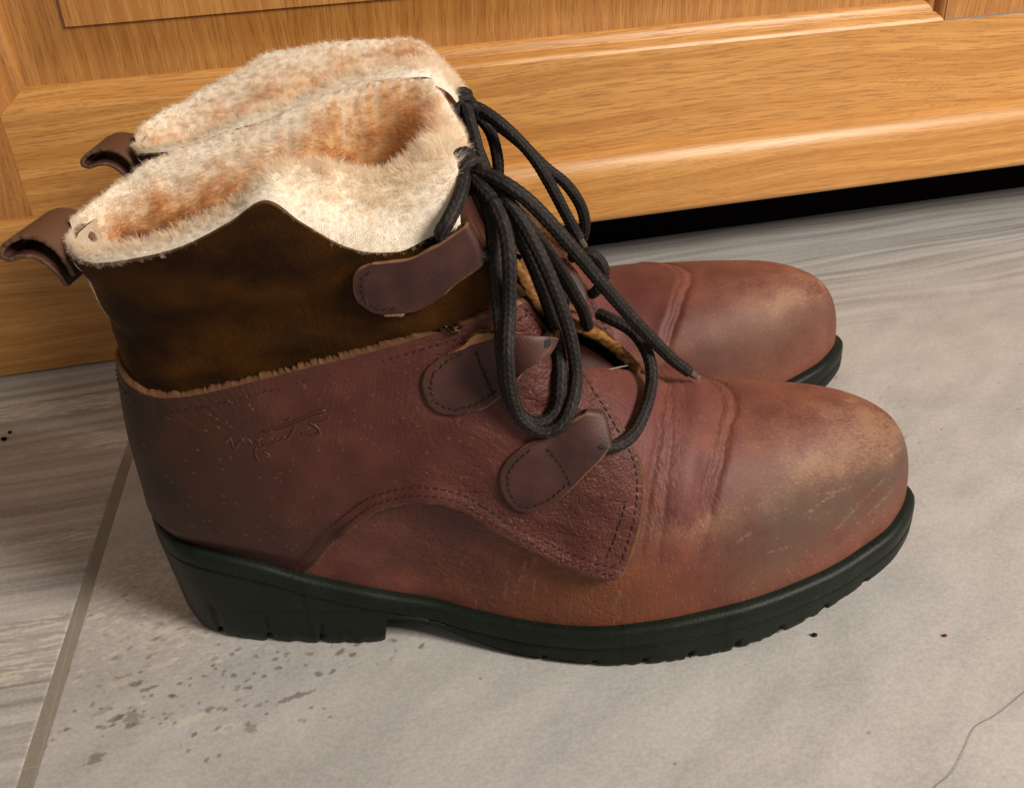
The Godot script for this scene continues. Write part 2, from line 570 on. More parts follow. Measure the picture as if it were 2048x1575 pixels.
# ------------------------------------------------------------------ floor
# stone-look porcelain: x0, z0 the corner, metres covered, strata and crust where the photograph has them
func tile_texture(x0: float, z0: float, wx: float, wz: float, per_m: float, seed_: int, left: bool) -> Array:
	var w := int(wx * per_m)
	var h := int(wz * per_m)
	var n1 := noise(FastNoiseLite.TYPE_SIMPLEX, 1.0, seed_, 4)
	var n2 := noise(FastNoiseLite.TYPE_SIMPLEX, 1.0, seed_ + 3, 3)
	var n3 := noise(FastNoiseLite.TYPE_SIMPLEX, 1.0, seed_ + 6, 2)
	var cell := noise(FastNoiseLite.TYPE_CELLULAR, 1.0, seed_ + 8, 1)
	cell.fractal_type = FastNoiseLite.FRACTAL_NONE
	cell.cellular_return_type = FastNoiseLite.RETURN_CELL_VALUE
	var dist := noise(FastNoiseLite.TYPE_CELLULAR, 1.0, seed_ + 8, 1)
	dist.fractal_type = FastNoiseLite.FRACTAL_NONE
	dist.cellular_return_type = FastNoiseLite.RETURN_DISTANCE
	var rgbs := PackedByteArray()
	rgbs.resize(w * h * 3)
	var hs := PackedByteArray()
	hs.resize(w * h)
	for j in h:
		var z := z0 + wz * (j + 0.5) / h
		for i in w:
			var x := x0 + wx * (i + 0.5) / w
			var cloud := n1.get_noise_2d(x * 9.0, z * 14.0)
			var zz := z + (0.003 if left else 0.010) * n3.get_noise_2d(x * 3.0, z * 5.0) + 0.025 * x * (0.0 if left else 1.0)
			var lines := n2.get_noise_2d(x * 2.2, zz * 85.0)
			var grit := n1.get_noise_2d(x * 420.0, z * 520.0) + 0.5 * n1.get_noise_2d(x * 140.0 + 50.0, z * 260.0)
			var vein := n2.get_noise_2d((x - z) * 12.0, (z + x * 0.7) * 30.0)
			var layer := 0.0   # how strongly layered
			var crust := 0.0
			var pit := 0.0
			if left:
				layer = 1.0
				crust = smoothstep(0.25, 0.6, n3.get_noise_2d(x * 1.5 + 9.0, z * 16.0)) * smoothstep(0.02, 0.45, n1.get_noise_2d(x * 60.0, zz * 340.0))
			else:
				layer = smoothstep(-0.42, -0.50, z + 0.03 * n3.get_noise_2d(x * 4.0, 3.0)) * 0.95 + 0.04
				var patch := bell(x + 0.055, 0.085) * bell(z + 0.325, 0.042)
				crust = smoothstep(0.15, 0.5, n1.get_noise_2d(x * 150.0, z * 240.0)) * patch * 1.2
				cloud -= patch * 0.35
			var thin := 1.0 - smoothstep(0.0, 0.07, absf(n1.get_noise_2d(x * 1.3, zz * 42.0)))
			var l := 0.415 + 0.030 * cloud + 0.085 * lines * layer - 0.07 * thin * layer * smoothstep(-0.2, 0.3, n3.get_noise_2d(x * 6.0, z * 40.0)) + (0.05 * n2.get_noise_2d(x * 3.0, zz * 260.0) * layer) + 0.055 * grit + 0.045 * vein * (1.0 - layer)
			var strong := smoothstep(0.28, 0.55, absf(n2.get_noise_2d(x * 1.1 + 5.0, zz * 46.0))) * layer
			l -= 0.075 * strong
			var warm := 0.5 + 0.5 * n3.get_noise_2d(x * 5.0 + 40.0, z * 9.0)
			var c := Vector3(l * 0.965, l * (0.945 + 0.010 * (1 - warm)), l * (0.925 + 0.035 * (1.0 - warm)))
			c = c.lerp(Vector3(0.60, 0.555, 0.49), crust * 0.75)
			c *= 1.0 - 0.05 * pit
			var o := (j * w + i) * 3
			var s := Color(c.x, c.y, c.z).linear_to_srgb()
			rgbs[o] = int(clampf(s.r, 0, 1) * 255)
			rgbs[o + 1] = int(clampf(s.g, 0, 1) * 255)
			rgbs[o + 2] = int(clampf(s.b, 0, 1) * 255)
			hs[j * w + i] = int(clampf(128 + 40 * cloud + 30 * grit + 60 * crust - 80 * pit + 30 * lines * layer, 0, 255))
	# single pits and crusts
	var rn := RandomNumberGenerator.new()
	rn.seed = seed_
	var dark := Vector3(0.125, 0.105, 0.098)
	var pale := Vector3(0.58, 0.535, 0.47)
	var spots := []
	if not left:
		spots = [[-0.0950, -0.2535, 0.0042, 0.0026, 0.9, 0.42, dark], [-0.1005, -0.2550, 0.0034, 0.0014, -0.3, 0.55, dark], [-0.0380, -0.2475, 0.0062, 0.0011, -0.18, 0.55, dark], [-0.0534, -0.2373, 0.0022, 0.0020, 0.0, 0.4, dark],
			[-0.1055, -0.2385, 0.0034, 0.0021, -0.7, 0.55, dark], [-0.0955, -0.2700, 0.0026, 0.0014, 0.1, 0.55, dark], [-0.1010, -0.2740, 0.0030, 0.0016, 0.2, 0.45, dark], [-0.1060, -0.2600, 0.0040, 0.0014, -0.5, 0.25, dark],
			[-0.0910, -0.2660, 0.0032, 0.0009, -0.2, 0.6, dark], [-0.0205, -0.2650, 0.0022, 0.0012, -0.5, 0.6, dark], [-0.0290, -0.2560, 0.0018, 0.0013, 0.0, 0.6, dark], [-0.0680, -0.2500, 0.0020, 0.0012, -0.7, 0.5, dark]]
		for k in 120:
			var big := rn.randf()
			spots.append([-0.066 + rn.randfn() * 0.036, -0.258 + rn.randfn() * 0.0140, 0.0006 + 0.0011 * big * big, 0.0005 + 0.0005 * big, rn.randf_range(-0.9, 0.3), rn.randf_range(0.25, 0.65), dark])
		for k in 150:
			var big := rn.randf()
			spots.append([-0.080 + rn.randfn() * 0.024, -0.305 + rn.randfn() * 0.017, 0.0007 + 0.0022 * big * big, 0.0004 + 0.0007 * big, rn.randf_range(-0.5, 0.2), rn.randf_range(0.2, 0.75), pale])
		for k in 90:
			spots.append([-0.080 + rn.randfn() * 0.026, -0.305 + rn.randfn() * 0.018, rn.randf_range(0.0006, 0.0020), rn.randf_range(0.0004, 0.0009), rn.randf_range(-0.5, 0.2), rn.randf_range(0.15, 0.4), dark])
		for k in 12:
			spots.append([-0.085 + rn.randfn() * 0.016, -0.292 + rn.randfn() * 0.020, rn.randf_range(0.003, 0.007), rn.randf_range(0.0012, 0.0022), rn.randf_range(-0.3, 0.0), rn.randf_range(0.3, 0.6), pale])
		for k in 160:
			spots.append([rn.randf_range(-0.1, 0.5), rn.randf_range(-0.5, -0.1), rn.randf_range(0.0003, 0.0008), rn.randf_range(0.0003, 0.0006), 0.0, rn.randf_range(0.15, 0.5), dark if rn.randf() < 0.6 else pale])
		for k in 26:
			spots.append([rn.randf_range(0.24, 0.40), -0.365 + rn.randfn() * 0.03, rn.randf_range(0.0006, 0.0018), rn.randf_range(0.0004, 0.0008), rn.randf_range(-0.9, 0.3), rn.randf_range(0.15, 0.4), dark])
	else:
		for k in 60:
			var row: float = [-0.4785, -0.464, -0.449, -0.413, -0.36, -0.285][rn.randi() % 6]
			spots.append([rn.randf_range(-0.30, -0.12), row + rn.randfn() * 0.002, rn.randf_range(0.001, 0.006), rn.randf_range(0.0004, 0.0011), rn.randf_range(-0.2, 0.05), rn.randf_range(0.3, 0.8), pale])
	for e in spots:
		var reach := int(maxf(e[2], e[3]) * 1.8 * per_m) + 2
		var px := int((e[0] - x0) * per_m)
		var pz := int((e[1] - z0) * per_m)
		for j in range(maxi(pz - reach, 0), mini(pz + reach, h)):
			for i in range(maxi(px - reach, 0), mini(px + reach, w)):
				var d := Vector2((i - px) / per_m, (j - pz) / per_m).rotated(-e[4])
				var q := Vector2(d.x / e[2], d.y / e[3]).length() + 0.6 * n1.get_noise_2d(i * 0.13, j * 0.2)
				var k := smoothstep(1.15, 0.75, q) * float(e[5])
				if k > 0.0:
					var o := (j * w + i) * 3
					var s := Color(e[6].x, e[6].y, e[6].z).linear_to_srgb()
					rgbs[o] = int(lerpf(rgbs[o], s.r * 255, k))
					rgbs[o + 1] = int(lerpf(rgbs[o + 1], s.g * 255, k))
					rgbs[o + 2] = int(lerpf(rgbs[o + 2], s.b * 255, k))
					hs[j * w + i] = int(clampf(hs[j * w + i] + (60 if e[6] == pale else -80) * k, 0, 255))
	var im := Image.create_from_data(w, h, false, Image.FORMAT_RGB8, rgbs)
	var hm := Image.create_from_data(w, h, false, Image.FORMAT_L8, hs)
	return [ImageTexture.create_from_image(im), ImageTexture.create_from_image(hm)]

# a tile with eased edges; corners a, b (along x), then along z
func tile(parent: Node, xs: Array, z0: float, z1: float, tex: Array, x0: float, zz0: float, wx: float, wz: float) -> void:
	# xs: x at z0 left/right, at z1 left/right
	var b := Builder.new()
	var p := PackedVector3Array()
	var uvs := PackedVector2Array()
	var ease := [-0.0011, -0.0006, 0.0, 0.0]
	var rows := [0, 1, 2, 3, 4, 5, 6, 7]
	var drop := [-0.006, -0.0004, -0.0001, 0.0, 0.0, -0.0001, -0.0004, -0.006]
	var inn := [0.0, 0.0, 0.0005, 0.0014, 0.0014, 0.0005, 0.0, 0.0]
	for i in 8:
		for j in 8:
			var fz: float = z0 + inn[j] if j < 4 else z1 - inn[j]
			var k: float = (fz - z0) / (z1 - z0)
			var l: float = lerpf(xs[0], xs[2], k)
			var r: float = lerpf(xs[1], xs[3], k)
			var fx: float = l + inn[i] if i < 4 else r - inn[i]
			p.append(Vector3(fx, minf(drop[i], drop[j]), fz))
			uvs.append(Vector2((fx - x0) / wx, (fz - zz0) / wz))
	b.grid(p, 8, 8, -1.0, Color.WHITE, PackedVector3Array(), uvs)
	var m := StandardMaterial3D.new()
	m.albedo_texture = tex[0]
	m.roughness = 0.52
	m.metallic_specular = 0.4
	m.heightmap_enabled = true
	m.heightmap_texture = tex[1]
	m.heightmap_scale = 0.02
	m.texture_repeat = true
	part(b, "tile", m, parent)

func make_floor() -> void:
	var fl := Node3D.new()
	fl.name = "floor"
	fl.set_meta("kind", "structure")
	add_child(fl)
	var g := Builder.new()
	var p := PackedVector3Array()
	for i in 2:
		for j in 2:
			p.append(Vector3(-1.2 + 2.6 * i, -0.00025, -0.80 + 1.9 * j))
	g.grid(p, 2, 2, -1.0, Color(0.50, 0.46, 0.39))
	part(g, "grout", mats.raw, fl)
	# the joint runs from (-0.1193, -0.409) to (-0.1267, -0.2347): slightly askew to the cabinet
	var tan_ := (-0.1267 + 0.1193) / (-0.2347 + 0.409)
	var jx := func(z: float) -> float: return -0.1193 + (z + 0.409) * tan_
	var za := -0.70
	var zb := -0.09
	var wl := 0.0025
	var right_tex := tile_texture(-0.13, -0.66, 0.74, 0.57, 2000.0, 21, false)
	var left_tex := tile_texture(-0.33, -0.66, 0.23, 0.57, 2000.0, 57, true)
	tile(fl, [jx.call(za) + wl, jx.call(za) + 0.74, jx.call(zb) + wl, jx.call(zb) + 0.74], za, zb, right_tex, -0.13, -0.66, 0.74, 0.57)
	tile(fl, [jx.call(za) - 0.61, jx.call(za) - wl, jx.call(zb) - 0.61, jx.call(zb) - wl], za, zb, left_tex, -0.33, -0.66, 0.23, 0.57)
	tile(fl, [jx.call(za) + 0.745, jx.call(za) + 1.35, jx.call(zb) + 0.745, jx.call(zb) + 1.35], za, zb, right_tex, -0.13, -0.66, 0.74, 0.57)
	for k in 2:
		var d := 0.745 * (k - 1)
		tile(fl, [jx.call(zb) + d + wl, jx.call(zb) + d + 0.74, jx.call(0.52) + d + wl, jx.call(0.52) + d + 0.74], zb + 0.005, 0.52, right_tex, -0.13, -0.66, 0.74, 0.57)

# ------------------------------------------------------------------ cabinet
# a moulding: a profile of (y, z) points run along x from x0 to x1 (ends cut by mitre m0, m1 per metre of y)
func run_x(b: Builder, prof: Array, x0: float, x1: float, m0: float, m1: float, uv0: Vector2, ends := true) -> void:
	var p := PackedVector3Array()
	var uvs := PackedVector2Array()
	var na := 2
	var gone := 0.0
	var along := []
	for k in prof.size():
		if k > 0:
			gone += (prof[k] as Vector2).distance_to(prof[k - 1])
		along.append(gone)
	for i in na:
		for k in prof.size():
			var q: Vector2 = prof[k]
			var x: float = x0 + m0 * (q.x - prof[0].x) if i == 0 else x1 + m1 * (q.x - prof[0].x)
			p.append(Vector3(x, q.x, q.y))
			uvs.append(Vector2(x / 0.8, along[k] / 0.2) + uv0)
	# flat facets between profile points that differ a lot are kept smooth: profiles are dense where round
	b.grid(p, na, prof.size(), 1.0, Color.WHITE, PackedVector3Array(), uvs)
	if ends:
		for i in na:
			var e := PackedVector3Array()
			for k in prof.size():
				e.append(p[i * prof.size() + k])
				e.append(Vector3(p[i * prof.size() + k].x, prof[k].x, prof[0].y - 0.02))
			b.grid(e, prof.size(), 2, 1.0 if i == 0 else -1.0, Color.WHITE)

func run_y(b: Builder, prof: Array, y0: float, y1: float, m0: float, uv0: Vector2) -> void:
	# profile of (x, z) points run up from y0 (mitred) to y1, grain upright
	var p := PackedVector3Array()
	var uvs := PackedVector2Array()
	var gone := 0.0
	for k in prof.size():
		var q: Vector2 = prof[k]
		if k > 0:
			gone += q.distance_to(prof[k - 1])
		for i in 2:
			var y: float = y0 + m0 * (q.x - prof[0].x) if i == 0 else y1
			p.append(Vector3(q.x, y, q.y))
			uvs.append(Vector2(y / 0.8, gone / 0.2) + uv0)
	b.grid(p, prof.size(), 2, 1.0, Color.WHITE, PackedVector3Array(), uvs)

func split_hard(prof: Array, b: Builder, x0: float, x1: float, m0: float, m1: float, uv0: Vector2, cuts: Array) -> void:
	# the same run in pieces, so that edges at the cuts stay sharp
	var from := 0
	var gone := 0.0
	for c in cuts + [prof.size() - 1]:
		var piece := prof.slice(from, c + 1)
		var off: float = piece[0].x - prof[0].x
		run_x(b, piece, x0 + m0 * off, x1 + m1 * off, m0, m1, uv0 + Vector2(0, gone / 0.2), false)
		for k in range(from, c):
			gone += (prof[k] as Vector2).distance_to(prof[k + 1])
		from = c

func make_cabinet() -> void:
	var cab := Node3D.new()
	cab.name = "cabinet"
	cab.position = Vector3.ZERO
	add_child(cab)
	tag(cab, "honey oak cabinet with a framed raised panel and an arched base behind the boots", "cabinet")
	var t1 := oak_texture(4, 1.0, 0.0)
	var t2 := oak_texture(31, 1.0, 0.25)
	var t3 := oak_texture(77, 0.75, 0.1)
	var rail_m := oak(t1, Color(1, 1, 1))
	var base_m := oak(t3, Color(1, 1, 1))
	var panel_m := oak(t2, Color(0.93, 0.90, 0.88))
	var stile_m := oak(t2, Color(0.90, 0.86, 0.84))
	var xl := -0.62
	var xr := 0.98
	# bottom rail with its stuck moulding
	var b := Builder.new()
	var yr0 := 0.0925
	var yr1 := 0.1490
	var prof := [Vector2(yr0 - 0.02, Z_RAIL), Vector2(yr1, Z_RAIL)]
	for k in 5:
		var a := k / 4.0
		prof.append(Vector2(yr1 + 0.0052 * a, Z_RAIL - 0.0005 - 0.0042 * a * a))
	prof.append(Vector2(yr1 + 0.0054, Z_RAIL - 0.0062))
	for k in 5:
		var a := k / 4.0
		prof.append(Vector2(yr1 + 0.0060 + 0.0062 * sin(a * PI * 0.5), Z_RAIL - 0.0064 - 0.0050 * (1.0 - cos(a * PI * 0.5))))
	var xa := -0.163
	var xb := 0.411
	# face runs on under the right upright, the moulding is mitred at both ends
	run_x(b, prof.slice(0, 2), xa - 0.004, xr, 0, 0, Vector2(0.1, 0.23), false)
	split_hard(prof.slice(1), b, xa, xb, 1.15, -0.85, Vector2(0.15, 0.52), [5, 6])
	part(b, "bottom_rail", rail_m, cab)
	# left stile, upright grain
	b = Builder.new()
	var sp := [Vector2(xl, Z_RAIL + 0.0002), Vector2(xa, Z_RAIL + 0.0002)]
	run_y(b, sp, yr0 - 0.02, 0.75, 0.0, Vector2(0.0, 0.2))
	var sm := []
	for q in prof.slice(1):
		sm.append(Vector2(xa + (q.x - yr1) * 1.15, q.y))
	run_y(b, sm, yr1, 0.75, 1.0 / 1.15, Vector2(0.3, 0.1))
	part(b, "stile", stile_m, cab)
	# upright between the panels at the right
	b = Builder.new()
	run_y(b, [Vector2(xb, Z_RAIL + 0.0002), Vector2(xb + 0.06, Z_RAIL + 0.0002)], yr1 + 0.001, 0.75, 0.0, Vector2(0.5, 0.6))
	sm = []
	for q in prof.slice(1):
		sm.append(Vector2(xb - (q.x - yr1) * 0.85, q.y))
	sm.reverse()
	run_y(b, sm, yr1 + (sm[0].x - xb) / -0.85, 0.75, -1.0 / 0.85, Vector2(0.3, 0.1))
	part(b, "mullion", stile_m, cab)
	# raised panel: flat field, a step, then a coved bevel down into the frame
	b = Builder.new()
	var fx0 := -0.118
	var fx1 := 0.372
	var fy := 0.1905
	var zf := Z_RAIL - 0.0022
	var uvs := PackedVector2Array()
	var p := PackedVector3Array()
	for i in 2:
		for j in 2:
			var q := Vector3([fx0, fx1][i], [fy, 0.75][j], zf)
			p.append(q)
			uvs.append(Vector2(q.y / 0.8, q.x / 0.2))
	b.grid(p, 2, 2, 1.0, Color.WHITE, PackedVector3Array(), uvs)
	# bevel rings out from the field: (distance, depth)
	var ring := [Vector2(0, zf), Vector2(0.0004, zf - 0.0018), Vector2(0.006, zf - 0.0040), Vector2(0.014, zf - 0.0066), Vector2(0.019, zf - 0.0078), Vector2(0.0225, zf - 0.0080), Vector2(0.036, zf - 0.0088)]
	for piece in [[0, 1], [1, 2, 3, 4, 5, 6]]:
		var corners := [Vector2(fx0, 0.75), Vector2(fx0, fy), Vector2(fx1, fy), Vector2(fx1, 0.75)]
		for e in 3:
			p = PackedVector3Array()
			uvs = PackedVector2Array()
			for i in 2:
				var c0: Vector2 = corners[e + i]
				for k in piece:
					var d: float = ring[k].x
					var x := c0.x + (-d if (e + i) <= 1 else d) * 1.25
					var y := c0.y - d if (e + i) in [1, 2] else c0.y
					p.append(Vector3(x, y, ring[k].y))
					uvs.append(Vector2(y / 0.8, x / 0.2))
			b.grid(p, 2, piece.size(), -1.0, Color.WHITE, PackedVector3Array(), uvs)
	part(b, "raised_panel", panel_m, cab)
	# base board: rounded top edge, a foot at the left, raised over the toe space at the right
	b = Builder.new()
	var bp := []
	for k in 9:
		var a := PI * 0.5 * k / 8.0
		bp.append(Vector2(0.0745 + 0.0180 * sin(a), Z_BASE - 0.0118 * (1.0 - cos(a))))
	bp.append(Vector2(0.0930, Z_RAIL - 0.004))
	var low := [Vector2(0.0475, Z_BASE - 0.016), Vector2(0.0475, Z_BASE - 0.0045)]
	for k in 5:
		var a := PI * 0.5 * k / 4.0
		low.append(Vector2(0.0475 + 0.0045 * (1.0 - cos(a)), Z_BASE - 0.0045 * (1.0 - sin(a))))
	var foot_x := 0.02
	run_x(b, low + bp, foot_x, xr, 0, 0, Vector2(0.1, 0.2), true)
	run_x(b, [Vector2(0.0002, Z_BASE - 0.016), Vector2(0.0002, Z_BASE - 0.001), Vector2(0.0012, Z_BASE)] + bp, xl, foot_x, 0, 0, Vector2(0.1, 0.0), true)
	# back face of the board
	p = PackedVector3Array([Vector3(xl, 0.0, Z_BASE - 0.018), Vector3(xl, 0.0925, Z_BASE - 0.018), Vector3(xr, 0.0475, Z_BASE - 0.018), Vector3(xr, 0.0925, Z_BASE - 0.018)])
	p[2].y = 0.0475
	part(b, "base_board", base_m, cab)
	# board at the back of the toe space and the cabinet floor above it
	b = Builder.new()
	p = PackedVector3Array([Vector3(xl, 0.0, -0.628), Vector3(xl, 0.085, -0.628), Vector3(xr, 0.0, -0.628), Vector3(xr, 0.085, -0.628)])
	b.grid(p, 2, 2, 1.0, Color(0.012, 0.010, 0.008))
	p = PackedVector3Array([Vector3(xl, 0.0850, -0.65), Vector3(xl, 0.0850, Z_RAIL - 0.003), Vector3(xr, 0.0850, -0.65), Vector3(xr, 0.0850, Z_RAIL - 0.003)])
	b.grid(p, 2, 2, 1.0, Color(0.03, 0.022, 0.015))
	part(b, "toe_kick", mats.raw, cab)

# ------------------------------------------------------------------ boots
const SEAM := "0,0.628 0.03,0.628 0.0615,0.618 0.0893,0.5951 0.1015,0.5866 0.1144,0.5837 0.1279,0.5866 0.1415,0.5923 0.1551,0.5980 0.1680,0.6052 0.1816,0.6123 0.1959,0.6180 0.2094,0.6223 0.2237,0.6252 0.2380,0.6266 0.2509,0.6266 0.2645,0.6252 0.2788,0.6280 0.2952,0.6452 0.3109,0.6695 0.3274,0.6938 0.3431,0.7182 0.3588,0.7411 0.3731,0.7597 0.3881,0.7754 0.4031,0.7868 0.4167,0.7940 0.4289,0.7940 0.4389,0.7854 0.4496,0.7754 0.4596,0.7682 0.4696,0.7768 0.4789,0.8026 0.4889,0.8455 0.4996,0.9013 0.5139,0.9971"
const ARCH := "0.2090,0.006 0.2237,0.0558 0.2466,0.1259 0.2759,0.2089 0.3024,0.2747 0.3252,0.3219 0.3474,0.3534 0.3738,0.382 0.3989,0.3977 0.4189,0.392 0.436,0.3619 0.4532,0.3104 0.4703,0.2618 0.4968,0.2217 0.5318,0.1903 0.5768,0.1645 0.6112,0.1459 0.6269,0.1445"
const FRONT := "0.6269,0.1445 0.6405,0.1617 0.6512,0.206 0.6626,0.2818 0.6712,0.3891 0.6712,0.4807 0.6612,0.5708 0.6462,0.6409 0.629,0.7325 0.609,0.8526 0.5933,0.9385 0.5683,0.995 0.5504,0.998 0.5289,0.998 0.5139,0.995"

var seam_t := PackedFloat32Array()

func seam_at(s: float) -> float:
	return seam_t[clampi(int(s * 200.0), 0, 200)]

func crease(s: float, t: float, single := false) -> float:
	# the folds across the vamp where the foot bends
	var c1 := 0.664 + 0.0687 * pow(t, 1.3)
	var c2 := 0.690 + 0.050 * pow(t, 1.1)
	var c3 := 0.742 + 0.090 * pow(t, 1.2)
	var c4 := 0.730 + 0.085 * pow(t, 1.2)
	var on := smoothstep(0.12, 0.38, t)
	var w := rough_noise.get_noise_2d(s * 120.0, t * 90.0) * 0.0035
	if single:
		return (-0.0016 * bell(s - c3 + w, 0.006) - 0.0006 * bell(s - c4 + w, 0.004) + 0.0010 * bell(s - c3 + 0.02, 0.012)) * on * (0.35 + 0.65 * bell(t - 0.6, 0.3))
	var d := -0.0010 * bell(s - c1 + w, 0.006) - 0.0005 * bell(s - c2 + w, 0.004) - 0.0010 * bell(s - c3 + w, 0.0055) - 0.0005 * bell(s - c4 + w, 0.004)
	d += 0.0016 * bell(s - (c2 + c4) * 0.5, 0.018)
	var zone := bell(s - (c1 + c2) * 0.5, 0.022) + bell(s - (c3 + c4) * 0.5, 0.016)
	d += 0.00036 * zone * sin((s - 0.075 * t + w) * TAU / 0.0052 + 1.6 * rough_noise.get_noise_2d(t * 160.0, s * 700.0)) * (0.6 + rough_noise.get_noise_2d(t * 300.0 + 70.0, s * 2200.0))
	d += 0.00012 * zone * fine_noise.get_noise_2d(s * 900.0, t * 60.0)
	return d * on

func skin(side: Flank, na: int, nb: int, near: bool, cr: float) -> PackedVector3Array:
	var p := PackedVector3Array()
	for i in na:
		var s := float(i) / (na - 1)
		var tm := 1.0
		if s < 0.50:
			tm = minf(1.0, seam_at(s) - 0.012)
		for j in nb:
			var t := tm * j / (nb - 1)
			var q := side.at(s, t)
			if s > 0.6:
				q += side.normal(s, t) * crease(s, t, cr < 0.9) * (1.0 if cr < 0.9 else cr) * (1.0 - smoothstep(0.95, 1.0, s))
			p.append(q)
	return p

func vamp_color(q: Vector3, s: float, t: float, wear: float) -> Color:
	var n := rough_noise.get_noise_3d(q.x * 900.0, q.y * 900.0, q.z * 900.0)
	var f := fine_noise.get_noise_3d(q.x * 4200.0, q.y * 4200.0, q.z * 4200.0)
	var base := Color(0.108, 0.0355, 0.0305)
	var warm := Color(0.165, 0.058, 0.040)
	var c := base.lerp(warm, clampf(smoothstep(0.70, 0.92, s) * 0.9 + 0.25 * n, 0.0, 1.0))
	c = c.lerp(Color(0.120, 0.0385, 0.036), bell(s - 0.72, 0.08) * 0.6)
	c = c.lerp(Color(0.155, 0.051, 0.023), clampf(bell(t - 0.08, 0.12) * bell(s - 0.60, 0.18) * 1.2 + 0.3 * n, 0.0, 0.8))
	# rubbed toe: grey-brown band low on the side, bare tan above it and over the tip
	var tc := 0.20 + 0.16 * clampf((s - 0.74) / 0.25, 0.0, 1.0)
	var band := smoothstep(0.73, 0.86, s) * bell(t - tc - 0.03 * n, 0.21 + 0.03 * n)
	c = c.lerp(Color(0.080, 0.054, 0.040), clampf(band * wear * (0.90 + 0.7 * n + 0.4 * f), 0.0, 0.86))
	var tan_ := smoothstep(0.90, 0.985, s) * smoothstep(0.42, 0.62, t) * (1.0 - smoothstep(0.85, 1.0, t)) + bell(t - tc - 0.20, 0.07) * smoothstep(0.86, 0.95, s)
	tan_ += 0.8 * smoothstep(0.80, 0.93, s) * smoothstep(0.30, 0.5, t) * (1.0 - smoothstep(0.80, 1.0, t))
	tan_ += bell(t - tc - 0.13, 0.06) * bell(s - 0.72, 0.09) * 0.7
	c = c.lerp(Color(0.225, 0.122, 0.074), clampf(tan_ * wear * (0.48 + 0.9 * n + 0.6 * f), 0.0, 0.72))
	if f > 0.66 and n > -0.1:
		c = c.lerp(Color(0.34, 0.20, 0.12), 0.14 * wear)
	if wear > 0.9:
		for k in SCRATCHES:
			var d: float = Geometry2D.get_closest_point_to_segment(Vector2(s * 3.2, t), Vector2(k[0] * 3.2, k[1]), Vector2(k[2] * 3.2, k[3])).distance_to(Vector2(s * 3.2, t))
			if d < 0.008:
				c = c.lerp(Color(0.33, 0.20, 0.13), k[4] * (1.0 - d / 0.008) * clampf(0.7 + 1.2 * f, 0.0, 1.0))
	return c * (1.0 + 0.20 * f + 0.22 * n)

const SCRATCHES := [[.905, .155, .955, .30, .45], [.93, .13, .962, .20, .35], [.88, .30, .905, .345, .4], [.90, .36, .925, .35, .35], [.80, .24, .815, .27, .4], [.835, .17, .86, .165, .35], [.46, .06, .47, .16, .4], [.475, .08, .495, .18, .45], [.50, .05, .505, .10, .35], [.49, .13, .51, .16, .3], [.63, .05, .64, .09, .4], [.965, .42, .985, .38, .4]]

func quarter_color(q: Vector3) -> Color:
	var n := rough_noise.get_noise_3d(q.x * 800.0, q.y * 800.0, q.z * 800.0)
	var f := fine_noise.get_noise_3d(q.x * 4000.0, q.y * 4000.0, q.z * 4000.0)
	var c := Color(0.062, 0.0188, 0.0155).lerp(Color(0.096, 0.0300, 0.0240), clampf(0.45 + 0.9 * n, 0.0, 1.0))
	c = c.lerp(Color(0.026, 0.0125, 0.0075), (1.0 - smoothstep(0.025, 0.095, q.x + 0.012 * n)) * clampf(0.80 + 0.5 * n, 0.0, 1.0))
	if f > 0.74:
		c = c.lerp(Color(0.28, 0.15, 0.08), 0.35)
	return c * (1.0 + 0.14 * f)

func collar_color(q: Vector3) -> Color:
	var n := rough_noise.get_noise_3d(q.x * 520.0, q.y * 900.0, q.z * 520.0)
	var f := fine_noise.get_noise_3d(q.x * 5200.0, q.y * 5200.0, q.z * 5200.0)
	var c := Color(0.0190, 0.0074, 0.0018).lerp(Color(0.056, 0.0205, 0.0042), clampf(0.38 + 1.0 * n, 0.0, 1.0))
	return c * (1.0 + 0.25 * f)

const RAW_EDGE := Color(0.23, 0.115, 0.055)

func paint(p: PackedVector3Array, f: Callable) -> PackedColorArray:
	var c := PackedColorArray()
	c.resize(p.size())
	for i in p.size():
		c[i] = f.call(p[i])
	return c

